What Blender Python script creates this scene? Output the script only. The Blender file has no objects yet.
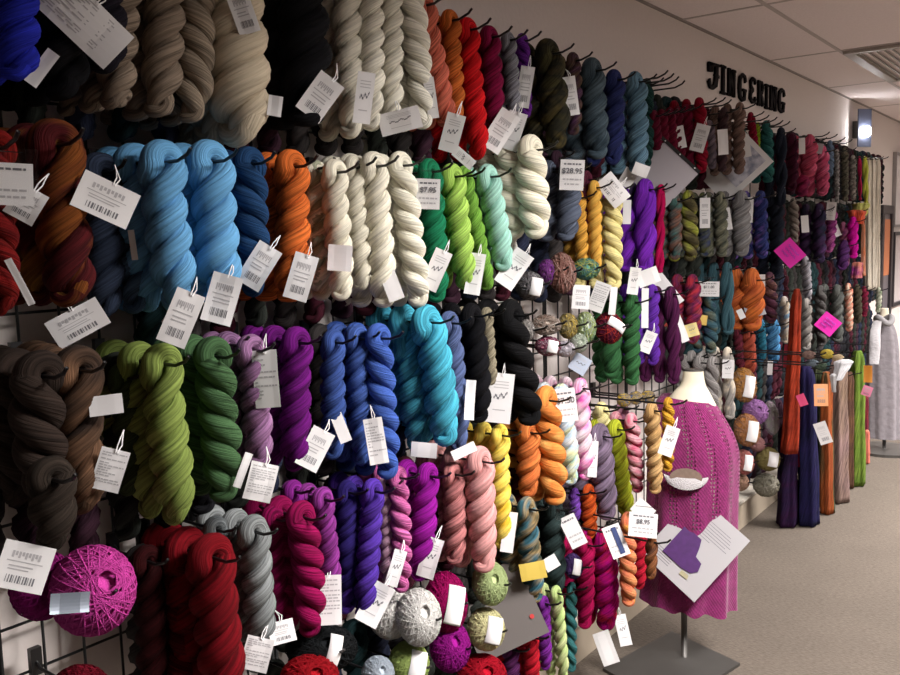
import bpy, math, random
from math import sin, cos, pi, radians, sqrt
from mathutils import Vector, Matrix, noise
random.seed(7)
C = bpy.context.scene.collection
FPX = 870.0
# ------------------------------------------------------------------ camera
CAM = Vector((1.55, 0.0, 1.49)); CEIL = 2.422
YAW, PIT, ROL = radians(37.3), radians(6.4), radians(1.5)
fh = Vector((-sin(YAW), cos(YAW), 0)); FW = fh*cos(PIT)+Vector((0, 0, -sin(PIT)))
R0 = Vector((cos(YAW), sin(YAW), 0)); U0 = R0.cross(FW)
RT = R0*cos(ROL)-U0*sin(ROL); UP = U0*cos(ROL)+R0*sin(ROL)
cd = bpy.data.cameras.new('camera'); cam = bpy.data.objects.new('camera', cd); C.objects.link(cam)
cd.sensor_width = 36; cd.lens = FPX*36/900; cd.clip_start = .02
cam.matrix_world = Matrix(((RT.x, UP.x, -FW.x, CAM.x), (RT.y, UP.y, -FW.y, CAM.y), (RT.z, UP.z, -FW.z, CAM.z), (0, 0, 0, 1)))
bpy.context.scene.camera = cam
def ray(x, y): return (x-450)*RT-(y-337.5)*UP+FPX*FW
def P(x, y, X=.25):
    d = ray(x, y); return CAM+d*((X-CAM.x)/d.x)
def PZ(x, y, z):
    d = ray(x, y); return CAM+d*((z-CAM.z)/d.z)
def depth(p): return (p-CAM).dot(FW)
def mpp(p): return depth(p)/FPX

# ------------------------------------------------------------------ materials
MC = {}
def nm(name):
    m = bpy.data.materials.new(name); m.use_nodes = True
    nt = m.node_tree; b = nt.nodes['Principled BSDF']; return m, nt, b
def N(nt, t, **k):
    n = nt.nodes.new(t)
    for a, v in k.items():
        if a.startswith('i_'): n.inputs[a[2:].replace('_', ' ')].default_value = v
        else: setattr(n, a, v)
    return n
def plain(name, col, rough=.6, metal=0, spec=.5, noise_amt=0, scale=20, bump=0):
    if name in MC: return MC[name]
    m, nt, b = nm(name); L = nt.links
    b.inputs['Base Color'].default_value = (*col, 1); b.inputs['Roughness'].default_value = rough
    b.inputs['Metallic'].default_value = metal; b.inputs['Specular IOR Level'].default_value = spec
    if noise_amt or bump:
        tc = N(nt, 'ShaderNodeTexCoord'); n = N(nt, 'ShaderNodeTexNoise'); n.inputs['Scale'].default_value = scale; n.inputs['Detail'].default_value = 6
        L.new(tc.outputs['Object'], n.inputs['Vector'])
        if noise_amt:
            mx = N(nt, 'ShaderNodeMix', data_type='RGBA')
            mx.inputs[6].default_value = tuple(c*(1-noise_amt) for c in col)+(1,); mx.inputs[7].default_value = tuple(min(1, c*(1+noise_amt)) for c in col)+(1,)
            L.new(n.outputs['Fac'], mx.inputs[0]); L.new(mx.outputs[2], b.inputs['Base Color'])
        if bump:
            bp = N(nt, 'ShaderNodeBump'); bp.inputs['Strength'].default_value = bump; bp.inputs['Distance'].default_value = .01
            L.new(n.outputs['Fac'], bp.inputs['Height']); L.new(bp.outputs[0], b.inputs['Normal'])
    MC[name] = m; return m
def yarn(cols, fine=1.0, var=14.0, lo=.46, hi=1.24):
    """fibrous yarn: fibres run along U; several colours = hand-dyed, changing along the ply"""
    if isinstance(cols[0], (int, float)): cols = (cols,)
    if max(sum(c) for c in cols) > 1.15 and lo == .46: lo, hi = .70, 1.12
    key = ('y', cols, fine, var, lo)
    if key in MC: return MC[key]
    m, nt, b = nm('yarn'); L = nt.links
    uv = N(nt, 'ShaderNodeUVMap'); sp = N(nt, 'ShaderNodeSeparateXYZ'); L.new(uv.outputs[0], sp.inputs[0])
    def math_(op, a, c):
        n = N(nt, 'ShaderNodeMath', operation=op)
        for i, q in enumerate((a, c)):
            if isinstance(q, (int, float)): n.inputs[i].default_value = q
            else: L.new(q, n.inputs[i])
        return n.outputs[0]
    acr = math_('ADD', math_('MULTIPLY', sp.outputs[1], 17*fine), math_('MULTIPLY', sp.outputs[0], 26))
    alo = math_('MULTIPLY', sp.outputs[0], 5.0)
    cb = N(nt, 'ShaderNodeCombineXYZ'); L.new(acr, cb.inputs[0]); L.new(alo, cb.inputs[1])
    oi = N(nt, 'ShaderNodeObjectInfo'); L.new(math_('MULTIPLY', oi.outputs['Random'], 40.0), cb.inputs[2])
    n1 = N(nt, 'ShaderNodeTexNoise'); n1.inputs['Scale'].default_value = 1.5; n1.inputs['Detail'].default_value = 4; n1.inputs['Roughness'].default_value = .65
    L.new(cb.outputs[0], n1.inputs['Vector'])
    rp = N(nt, 'ShaderNodeValToRGB'); rp.color_ramp.elements[0].position = .36; rp.color_ramp.elements[1].position = .64
    rp.color_ramp.elements[0].color = (lo, lo, lo, 1); rp.color_ramp.elements[1].color = (hi, hi, hi, 1)  # darkens the grooves between fibres, shade put into the colour
    L.new(n1.outputs['Fac'], rp.inputs[0])
    mu = N(nt, 'ShaderNodeMix', data_type='RGBA', blend_type='MULTIPLY'); mu.inputs[0].default_value = 1
    L.new(rp.outputs[0], mu.inputs[7])
    if len(cols) == 1: mu.inputs[6].default_value = (*cols[0], 1)
    else:
        cv = N(nt, 'ShaderNodeCombineXYZ'); L.new(math_('MULTIPLY', sp.outputs[0], var), cv.inputs[0]); L.new(math_('MULTIPLY', sp.outputs[1], 1.2), cv.inputs[1]); L.new(math_('MULTIPLY', oi.outputs['Random'], 90.0), cv.inputs[2])
        n2 = N(nt, 'ShaderNodeTexNoise'); n2.inputs['Scale'].default_value = 1.6; n2.inputs['Detail'].default_value = 2; L.new(cv.outputs[0], n2.inputs['Vector'])
        cr = N(nt, 'ShaderNodeValToRGB'); e = cr.color_ramp.elements
        k = len(cols)
        for i, c in enumerate(cols):
            pos = .34+.32*i/(k-1)
            if i < 2: e[i].position = pos; e[i].color = (*c, 1)
            else: q = e.new(pos); q.color = (*c, 1)
        L.new(n2.outputs['Fac'], cr.inputs[0]); L.new(cr.outputs[0], mu.inputs[6])
    L.new(mu.outputs[2], b.inputs['Base Color'])
    bp = N(nt, 'ShaderNodeBump'); bp.inputs['Strength'].default_value = 1.0; bp.inputs['Distance'].default_value = .006
    L.new(n1.outputs['Fac'], bp.inputs['Height']); L.new(bp.outputs[0], b.inputs['Normal'])
    b.inputs['Roughness'].default_value = .88; b.inputs['Specular IOR Level'].default_value = .12
    MC[key] = m; return m
PAPER = plain('paper', (.76, .75, .76), .75, spec=.2)
INK = plain('ink', (.17, .17, .19), .8, spec=.1)
INKG = plain('faded_ink', (.45, .44, .46), .8, spec=.1)
BLACK = plain('black_wire', (.008, .008, .009), .38)
METAL = plain('dark_steel', (.10, .095, .09), .45, .6, noise_amt=.15, scale=12)
CREAMF = plain('cream_form', (.74, .68, .53), .55, noise_amt=.05)
def clear():
    if 'clear' in MC: return MC['clear']
    m, nt, b = nm('clear_plastic'); L = nt.links
    tr = N(nt, 'ShaderNodeBsdfTransparent'); gl = N(nt, 'ShaderNodeBsdfGlossy'); gl.inputs['Roughness'].default_value = .12
    mx = N(nt, 'ShaderNodeMixShader'); mx.inputs[0].default_value = .05
    L.new(tr.outputs[0], mx.inputs[1]); L.new(gl.outputs[0], mx.inputs[2]); L.new(mx.outputs[0], nt.nodes['Material Output'].inputs[0])
    MC['clear'] = m; return m

# ------------------------------------------------------------------ mesh builder
class MB:
    def __init__(s): s.v = []; s.f = []; s.uv = []; s.mi = []
    def face(s, idx, uv=None, mi=0):
        s.f.append(idx); s.uv.extend(uv if uv else [(0, 0)]*len(idx)); s.mi.append(mi)
    def box(s, c, d, M=None, mi=0):
        b = len(s.v); c = Vector(c)
        for i in (-1, 1):
            for j in (-1, 1):
                for k in (-1, 1):
                    p = Vector((i*d[0]/2, j*d[1]/2, k*d[2]/2)); p = (M @ p if M else p)+c; s.v.append(p)
        for q in ((0, 1, 3, 2), (4, 6, 7, 5), (0, 4, 5, 1), (2, 3, 7, 6), (0, 2, 6, 4), (1, 5, 7, 3)): s.face([b+i for i in q], mi=mi)
    def tube(s, pts, rad, n=8, ref=None, mi=0, closed=False, cap=True, flat=1.0):
        m = len(pts); b = len(s.v); pts = [Vector(p) for p in pts]
        if not hasattr(rad, '__len__'): rad = [rad]*m
        T = []
        for i in range(m):
            a = pts[(i-1) % m] if (closed or i > 0) else pts[i]; c = pts[(i+1) % m] if (closed or i < m-1) else pts[i]
            t = (c-a); T.append(t.normalized() if t.length > 1e-9 else Vector((0, 0, 1)))
        cur = None; L = 0; us = []
        for i in range(m):
            if i: L += (pts[i]-pts[i-1]).length
            us.append(L); t = T[i]
            if ref: r = Vector(ref[i])
            elif cur is None: r = Vector((0, 0, 1)) if abs(t.z) < .9 else Vector((1, 0, 0))
            else: r = cur
            r = r-t*r.dot(t)
            if r.length < 1e-6: r = t.orthogonal()
            r.normalize(); cur = r; q = t.cross(r)
            for k in range(n):
                a = 2*pi*k/n; s.v.append(pts[i]+(r*cos(a)*flat+q*sin(a))*rad[i])
        for i in range(m if closed else m-1):
            j = (i+1) % m; u0 = us[i]; u1 = us[j] if j else L+(pts[0]-pts[-1]).length
            for k in range(n):
                k2 = (k+1) % n
                s.face([b+i*n+k, b+j*n+k, b+j*n+k2, b+i*n+k2], [(u0, k/n), (u1, k/n), (u1, (k+1)/n), (u0, (k+1)/n)], mi)
        if cap and not closed:
            s.face([b+k for k in range(n)][::-1], mi=mi); s.face([b+(m-1)*n+k for k in range(n)], mi=mi)
    def obj(s, name, mats, parent=None, smooth=True, loc=None):
        me = bpy.data.meshes.new(name); me.from_pydata([tuple(v) for v in s.v], [], s.f)
        ul = me.uv_layers.new(name='UVMap'); ul.data.foreach_set('uv', [c for q in s.uv for c in q])
        if not isinstance(mats, (list, tuple)): mats = [mats]
        for m in mats: me.materials.append(m)
        me.polygons.foreach_set('material_index', s.mi)
        me.polygons.foreach_set('use_smooth', [smooth]*len(s.f)); me.update()
        o = bpy.data.objects.new(name, me); C.objects.link(o)
        if parent: o.parent = parent
        if loc is not None: o.location = loc
        return o
USED = {}
def tag(o, label, cat, group=None, kind=None):
    n = len(label.replace(',', ' ').split())
    if not 4 <= n <= 16: print('LABEL LENGTH', n, label)
    if label in USED and cat != 'display grid' and cat != 'ceiling light': print('DUP LABEL', label)
    USED[label] = 1
    o['label'] = label; o['category'] = cat
    if group: o['group'] = group
    if kind: o['kind'] = kind
    return o
def empty(name, loc, rot=None):
    e = bpy.data.objects.new(name, None); e.empty_display_size = .03; C.objects.link(e)
    if rot is not None: e.matrix_world = Matrix.Translation(loc) @ rot.to_4x4()
    else: e.location = loc
    return e
def struct(name, mb, mat, smooth=False):
    o = mb.obj(name, mat, smooth=smooth); o['kind'] = 'structure'; return o

# ------------------------------------------------------------------ room
def wall_mat(name, col, b=.15, sc=60):
    return plain(name, col, .85, spec=.2, noise_amt=.04, scale=sc, bump=b)
WALLM = wall_mat('wall_paint', (.74, .675, .65))
YB, XR = 13.0, 5.2; Y0 = -2.2
m = MB(); m.box((-.05, (Y0+YB)/2, CEIL/2), (.1, YB-Y0+.2, CEIL)); struct('wall_left', m, WALLM)
m = MB(); m.box((XR+.05, (Y0+YB)/2, CEIL/2), (.1, YB-Y0+.2, CEIL)); struct('wall_right', m, wall_mat('low_bounce_paint', (.22, .20, .19)))  # unseen wall, painted dark to cut bounced light
m = MB(); m.box((XR/2, YB+.05, CEIL/2), (XR, .1, CEIL)); struct('wall_back', m, WALLM)
m = MB(); m.box((XR/2, Y0-.05, CEIL/2), (XR, .1, CEIL)); struct('wall_front', m, wall_mat('low_bounce_paint', (.22, .20, .19)))  # unseen too, same dark colour against bounced light
# carpet
cm, nt, b = nm('carpet'); L = nt.links
tc = N(nt, 'ShaderNodeTexCoord'); mp = N(nt, 'ShaderNodeMapping'); mp.inputs['Scale'].default_value = (60, 160, 60); L.new(tc.outputs['Object'], mp.inputs[0])
n1 = N(nt, 'ShaderNodeTexNoise'); n1.inputs['Scale'].default_value = 1; n1.inputs['Detail'].default_value = 5; L.new(mp.outputs[0], n1.inputs['Vector'])
n2 = N(nt, 'ShaderNodeTexNoise'); n2.inputs['Scale'].default_value = 3; n2.inputs['Detail'].default_value = 3; L.new(tc.outputs['Object'], n2.inputs['Vector'])
cr = N(nt, 'ShaderNodeValToRGB'); cr.color_ramp.elements[0].position = .3; cr.color_ramp.elements[0].color = (.085, .067, .053, 1); cr.color_ramp.elements[1].position = .7; cr.color_ramp.elements[1].color = (.15, .122, .098, 1)
L.new(n1.outputs['Fac'], cr.inputs[0]); mx = N(nt, 'ShaderNodeMix', data_type='RGBA', blend_type='MULTIPLY'); mx.inputs[0].default_value = .35
L.new(cr.outputs[0], mx.inputs[6]); L.new(n2.outputs['Fac'], mx.inputs[7]); L.new(mx.outputs[2], b.inputs['Base Color'])
bp = N(nt, 'ShaderNodeBump'); bp.inputs['Strength'].default_value = .5; bp.inputs['Distance'].default_value = .006; L.new(n1.outputs['Fac'], bp.inputs['Height']); L.new(bp.outputs[0], b.inputs['Normal'])
b.inputs['Roughness'].default_value = .95
m = MB(); m.box((XR/2, (Y0+YB)/2, -.05), (XR+.2, YB-Y0+.2, .1)); struct('floor', m, cm)
# ceiling: lay-in tiles on a T-bar grid
TL, TW, TY0, TX0 = 1.22, .61, 3.76, .365-.61
tm = plain('ceiling_tile', (.84, .755, .755), .9, spec=.1, noise_amt=.07, scale=90, bump=.3)
m = MB(); m.box((XR/2, (Y0+YB)/2, CEIL+.06), (XR+.2, YB-Y0+.2, .1)); struct('ceiling', m, tm)
m = MB(); yy = TY0-TL*4
while yy < YB:
    xx = TX0
    for i in range(10):
        xa, xb = max(0, xx), min(XR, xx+TW)
        if xb-xa > .05: m.box(((xa+xb)/2, yy+TL/2, CEIL+.004), (xb-xa-.016, TL-.016, .012))
        xx += TW
    yy += TL
struct('ceiling_tiles', m, tm)['kind'] = 'structure'
m = MB()
for i in range(1, 9): m.box((TX0+i*TW, (Y0+YB)/2, CEIL-.002), (.018, YB-Y0, .008))
yy = TY0-TL*4
while yy < YB: m.box((XR/2, yy, CEIL-.001), (XR, .018, .007)); yy += TL
struct('ceiling_grid', m, plain('tbar', (.50, .44, .43), .6))
m = MB(); m.box((.006, (Y0+YB)/2, CEIL-.004), (.012, YB-Y0, .012)); struct('trim_1', m, plain('wall_angle', (.30, .26, .245), .6))
# plinth
m = MB(); m.box((.06, 5.0, .07), (.12, 12.0, .14)); struct('trim_2', m, plain('plinth_wood', (.40, .335, .26), .6, noise_amt=.12, scale=8))
m = MB(); m.box((.065, 5.0, .146), (.135, 12.0, .012)); struct('trim_3', m, plain('plinth_edge', (.62, .57, .5), .5))
# ceiling air vent with louvres
vx, vy = 2*TW*.5+TW*.5+.02, TY0+TL*1.5
v = empty('air_vent', (TX0+TW*1.5, TY0+TL*1.5, CEIL-.004)); tag(v, 'white metal ceiling air vent with long louvres', 'air vent')
vm = plain('vent_metal', (.42, .385, .35), .45)
m = MB()
for sx in (-1, 1): m.box((sx*.27, 0, -.008), (.05, 1.1, .016))
for sy in (-1, 1): m.box((0, sy*.56, -.008), (.59, .05, .016))
m.obj('frame', vm, v, smooth=False)
m = MB()
for i in range(13): m.box((-.23+i*.038, 0, -.006), (.026, 1.06, .003), Matrix.Rotation(radians(32), 3, 'Y'))
m.obj('louvre', plain('louvre_metal', (.27, .24, .20), .5), v, smooth=False)
# ceiling lights
LIGHTS = [(1.89, 1.9), (1.89, 5.05), (1.89, 7.5), (1.89, 10.0), (3.66, 2.35), (3.66, 5.05), (3.66, 7.5), (3.66, 10.0)]
em, nt, b = nm('lit_diffuser'); b.inputs['Emission Color'].default_value = (1, .93, .86, 1); b.inputs['Emission Strength'].default_value = 4
for i, (lx, ly) in enumerate(LIGHTS):
    e = empty('ceiling_light', (lx, ly, CEIL-.01))
    tag(e, 'fluorescent ceiling light panel above the aisle, out of the photograph', 'ceiling light', 'ceiling light panels')
    m = MB()
    for sx in (-1, 1): m.box((sx*.29, 0, -.01), (.03, 1.2, .02))
    for sy in (-1, 1): m.box((0, sy*.59, -.01), (.55, .03, .02))
    m.obj('frame', vm, e, smooth=False)
    m = MB(); m.box((0, 0, -.006), (.55, 1.15, .006)); m.obj('diffuser', em, e, smooth=False)
    ld = bpy.data.lights.new('ceiling_lamp', 'AREA'); ld.shape = 'RECTANGLE'; ld.size = .5; ld.size_y = 1.1
    ld.energy = (56, 62, 54, 50)[i % 4]*(1 if lx < 2 else (0.02 if i == 4 else .25)); ld.color = (1, .95, .915); ld.spread = radians(150 if i == 0 else 128)
    lo = bpy.data.objects.new('ceiling_lamp', ld); C.objects.link(lo); lo.location = (lx, ly, CEIL-.035)
w = bpy.data.worlds.new('world'); bpy.context.scene.world = w; w.use_nodes = True
w.node_tree.nodes['Background'].inputs[0].default_value = (.8, .85, 1, 1); w.node_tree.nodes['Background'].inputs[1].default_value = .05

# ------------------------------------------------------------------ grid panels on the wall
GX = .05
def grid_panel(ya, yb, z0, z1, label):
    e = empty('grid_panel', (GX, (ya+yb)/2, z0)); tag(e, label, 'display grid', 'black wire grid panels on the wall')
    w = yb-ya; h = z1-z0; m = MB(); far = ya > 3.6
    for s in (-1, 1): m.tube([(0, s*w/2, 0), (0, s*w/2, h)], .0045, 6)
    for z in (0, h): m.tube([(0, -w/2, z), (0, w/2, z)], .0045, 6)
    m.obj('frame', BLACK, e)
    m = MB(); n = int(w/(.15 if far else .075))
    for i in range(1, n): m.tube([(.004, -w/2+i*w/n, 0), (.004, -w/2+i*w/n, h)], .0028, 5)
    n = int(h/(.18 if far else .09))
    for i in range(1, n): m.tube([(-.003, -w/2, i*h/n), (-.003, w/2, i*h/n)], .0028, 5)
    m.obj('wire_mesh', BLACK, e)
    m = MB()
    for s in (-1, 1):
        for z in (.15, h-.1): m.box((-.024, s*w*.4, z), (.05, .03, .03))
    m.obj('wall_bracket', BLACK, e, smooth=False)
ya = .05; k = 0
while ya < 7.3:
    grid_panel(ya, ya+.6, .2, 2.02, 'black wire grid panel on the wall behind the hanging yarn'); ya += .612

# ------------------------------------------------------------------ pegs
def peg(y, z, x1, what, grp=None, tip=.03, group=None):
    e = empty('peg_hook', (GX, y, z)); tag(e, what, 'peg hook', group or 'black wire pegs on the grid')
    m = MB(); L_ = x1-GX
    pts = [(0, 0, .03), (.006, 0, .012), (.02, 0, 0), (L_*.5, 0, 0), (L_-.02, 0, 0), (L_-.008, 0, .004), (L_+.008, 0, tip*.5), (L_+.018, 0, tip)]
    m.tube(pts, .0031, 7); m.obj('wire_arm', BLACK, e)
    m = MB(); m.box((.004, 0, .01), (.012, .02, .05)); m.obj('mounting_clip', BLACK, e, smooth=False)
    return e
# ------------------------------------------------------------------ paper goods
def face_frame(c, rot, yaw=0, pit=0):
    """matrix whose x = paper right, y = paper up, z = normal towards the aisle"""
    n = (CAM-c).normalized()
    r = RT-n*RT.dot(n); r.normalize(); u = n.cross(r)
    B = Matrix((r, u, n)).transposed()
    return B @ Matrix.Rotation(-radians(rot), 3, 'Z') @ Matrix.Rotation(radians(yaw), 3, 'Y') @ Matrix.Rotation(radians(pit), 3, 'X')
def sheet_mb(w, h, bend=.0, th=.0006, nx=4, ny=6, mb=None, mi=0, off=0):
    m = mb or MB(); b = len(m.v)
    for side in (1, -1):
        for j in range(ny+1):
            for i in range(nx+1):
                x = (i/nx-.5)*w; y = (j/ny-.5)*h
                m.v.append(Vector((x, y, zb(x, y, w, h, bend)+side*th/2+off)))
    q = (nx+1)*(ny+1)
    for j in range(ny):
        for i in range(nx):
            a = b+j*(nx+1)+i
            m.face([a, a+1, a+nx+2, a+nx+1], mi=mi); m.face([a+q, a+q+nx+1, a+q+nx+2, a+q+1], mi=mi)
    edge = [j for j in range(nx+1)]+[nx+(nx+1)*j for j in range(1, ny+1)]+[(nx+1)*ny+i for i in range(nx-1, -1, -1)]+[(nx+1)*j for j in range(ny-1, 0, -1)]
    for i in range(len(edge)):
        a, c = edge[i], edge[(i+1) % len(edge)]; m.face([b+a, b+a+q, b+c+q, b+c], mi=mi)
    return m
def zb(x, y, w, h, bend): return bend*h*(4*(y/h)**2-.4)*.25+bend*w*.15*sin(6*x/w)
def bar(m, x0, y0, x1, y1, w, h, bend, mi=1, off=.0007):
    n = 3; b = len(m.v)
    for i in range(n+1):
        x = x0+(x1-x0)*i/n
        for y in (y0, y1): m.v.append(Vector((x, y, zb(x, y, w, h, bend)+off)))
    for i in range(n): m.face([b+2*i, b+2*i+2, b+2*i+3, b+2*i+1], mi=mi)
def print_lines(m, w, h, bend, style, rnd):
    if style == 'plain': return
    if style == 'text':
        y = .38*h
        while y > -.36*h:
            x = -.42*w
            while x < .38*w:
                l = rnd.uniform(.06, .2)*w; bar(m, x, y, min(x+l, .43*w), y+.028*h, w, h, bend, 2); x += l+.03*w
                if rnd.random() < .12: break
            y -= rnd.choice((.06, .06, .09))*h
    elif style == 'logo':   # faint script heading, text and bar code
        for k in range(9):
            x = (-.3+k*.065)*w; bar(m, x, .16*h+(.05*h if k % 2 else 0), x+.045*w, .3*h, w, h, bend, 2)
        bar(m, -.36*w, .08*h, .34*w, .1*h, w, h, bend, 2)
        for k in range(2): bar(m, -.3*w, (-.02-k*.07)*h, rnd.uniform(.1, .35)*w, (.005-k*.07)*h, w, h, bend, 2)
        for k in range(12): x = (-.28+k*.048)*w; bar(m, x, -.36*h, x+(.012+.02*(k*7 % 3)/2)*w, -.2*h, w, h, bend, 1)
    elif style == 'wave':
        for k in range(12):
            x = (-.26+k*.045)*w; y = .04*h*sin(k*1.3)+k*.006*h; bar(m, x, y-.02*h, x+.045*w, y+.03*h, w, h, bend, 1)
        for k in range(3): bar(m, -.3*w, (.2+k*.06)*h, .3*w, (.215+k*.06)*h, w, h, bend, 2)
        bar(m, -.25*w, -.25*h, .25*w, -.23*h, w, h, bend, 2)
    elif style == 'price':
        for y, a, z in ((.33, -.36, .36), (-.17, -.38, .4), (-.33, -.3, .34)):
            x = a*w
            while x < z*w:
                l = rnd.uniform(.07, .18)*w; bar(m, x, y*h, min(x+l, z*w), (y+.055)*h, w, h, bend, 1 if y > 0 else 2); x += l+.035*w
def tag_sheet(name, px, py, w, h, rot, X, off, parent=None, style='logo', mats=None, yaw=None, bend=None, group=None, sleeve=False):
    rnd = random.Random(int(px*31+py*17)); c = P(px, py, X); d = (CAM-c).normalized(); c = c+d*off; k = mpp(c)
    M = face_frame(c, rot, rnd.uniform(-14, 14) if yaw is None else yaw, rnd.uniform(-8, 8) if yaw is None else 0)
    bd = rnd.uniform(-.22, .22) if bend is None else bend
    m = sheet_mb(w*k, h*k, bd); print_lines(m, w*k, h*k, bd, style, rnd)
    o = m.obj(name, mats or [PAPER, INK, INKG], None, smooth=False)
    W = Matrix.Translation(c) @ M.to_4x4()
    if parent:
        o.parent = parent; o.matrix_local = parent.matrix_local.inverted() @ W
    else: o.matrix_world = W
    return o, w*k, h*k
def text_mesh(txt, size, mat, parent, loc, M=None, bold=.0, name='printing', depth_=.0003):
    cu = bpy.data.curves.new('t', 'FONT'); cu.body = txt; cu.size = size; cu.align_x = 'CENTER'; cu.align_y = 'CENTER'; cu.extrude = depth_; cu.offset = bold; cu.resolution_u = 3
    o = bpy.data.objects.new('t', cu); C.objects.link(o)
    dg = bpy.context.evaluated_depsgraph_get(); me = bpy.data.meshes.new_from_object(o.evaluated_get(dg))
    bpy.data.objects.remove(o); me.materials.clear(); me.materials.append(mat)
    q = bpy.data.objects.new(name, me); C.objects.link(q); q.parent = parent; q.location = loc
    return q

# ------------------------------------------------------------------ hanks
def hank_mb(L, w, turns, seed, hand=1, ns=46, nr=14, loose=0.0, neat=1.0):
    rnd = random.Random(seed); rp = w*.265; rpt = rp*.86; Ra = rp*1.0; rh = w*.225
    def rads(s): return rp*(1+.16*noise.noise(Vector((s*5, seed*3.1, 0)))+.07*sin(pi*min(1, max(0, s % 1))))
    ca, cb_ = rnd.uniform(-.05, .05)*w, rnd.uniform(-.09, .09)*w
    def sway(z): q = z/L; return Vector((ca*sin(pi*q), cb_*sin(pi*q*1.0)+.02*w*sin(5*q+seed), 0))*max(0, min(1, (1-q)*4))
    def strand(sgn):
        pts = []; rr = []; rf = []; na = 7
        for i in range(na+1):
            a = pi/2*i/na; x = sgn*Ra*sin(a); z = L-rpt-Ra*.95*(1-cos(a))
            pts.append(Vector((0, x, z))); rr.append(rpt*(1+.12*i/na)); rf.append(Vector((0, sgn*sin(a), cos(a)*1.0)))
        z0 = L-rpt-Ra*.95; z1 = rp*.9; n = ns
        for i in range(1, n+1):
            t = i/n; z = z0+(z1-z0)*t
            g = t-.06*sin(2*pi*t)*.3
            ph = (pi/2 if sgn > 0 else -pi/2)+hand*2*pi*turns*(max(0, g-.03)/.97)
            e = max(0, 1-t*5); rd = rh+(Ra-rh)*e*e*(3-2*e)
            if t > .9: rd *= 1-.55*(t-.9)/.1
            rd *= 1+.1*noise.noise(Vector((t*5, seed*1.7, 4)))
            fl = 1+loose*noise.noise(Vector((t*3, seed, 9)))
            v = Vector((cos(ph)*rd, sin(ph)*rd*fl, z))+sway(z); pts.append(v)
            rr.append(rads(t+sgn)*(1-.22*max(0, (t-.85)/.15))); rf.append(Vector((cos(ph), sin(ph), 0)))
        return pts, rr, rf
    a = strand(1); b = strand(-1)
    pts = a[0][::-1]+b[0][1:]; rr = a[1][::-1]+b[1][1:]; rf = a[2][::-1]+b[2][1:]
    # round the ends
    for end in (0, -1):
        p = pts[end]; r = rr[end]; t = (pts[end]-pts[1 if end == 0 else -2]).normalized()
        add = [(p+t*r*sin(q), r*cos(q)) for q in (.5, 1.0, 1.4)]
        if end == 0: pts = [q[0] for q in add[::-1]]+pts; rr = [q[1] for q in add[::-1]]+rr; rf = [rf[0]]*3+rf
        else: pts += [q[0] for q in add]; rr += [q[1] for q in add]; rf += [rf[-1]]*3
    m = MB(); m.tube(pts, rr, nr, ref=[-q for q in rf]); return m, rp, rpt
def knot_mb(w, seed):
    rnd = random.Random(seed); rp = w*.27; m = MB(); pts = []; n = 22; R = rp*.82
    tl = Matrix.Rotation(rnd.uniform(.5, 1.1), 3, 'X') @ Matrix.Rotation(rnd.uniform(-.7, .7), 3, 'Z')
    for i in range(n):
        a = 2*pi*i/n; v = Vector((cos(a)*R*1.05, sin(a)*R*1.2, .25*R*sin(2*a)))
        pts.append(tl @ v+Vector((0, 0, rp*.95)))
    m.tube(pts, [rp*.55*(1+.15*sin(2*pi*i/n+seed)) for i in range(n)], 12, closed=True); return m
HN = [0]
PACKED = []
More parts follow.
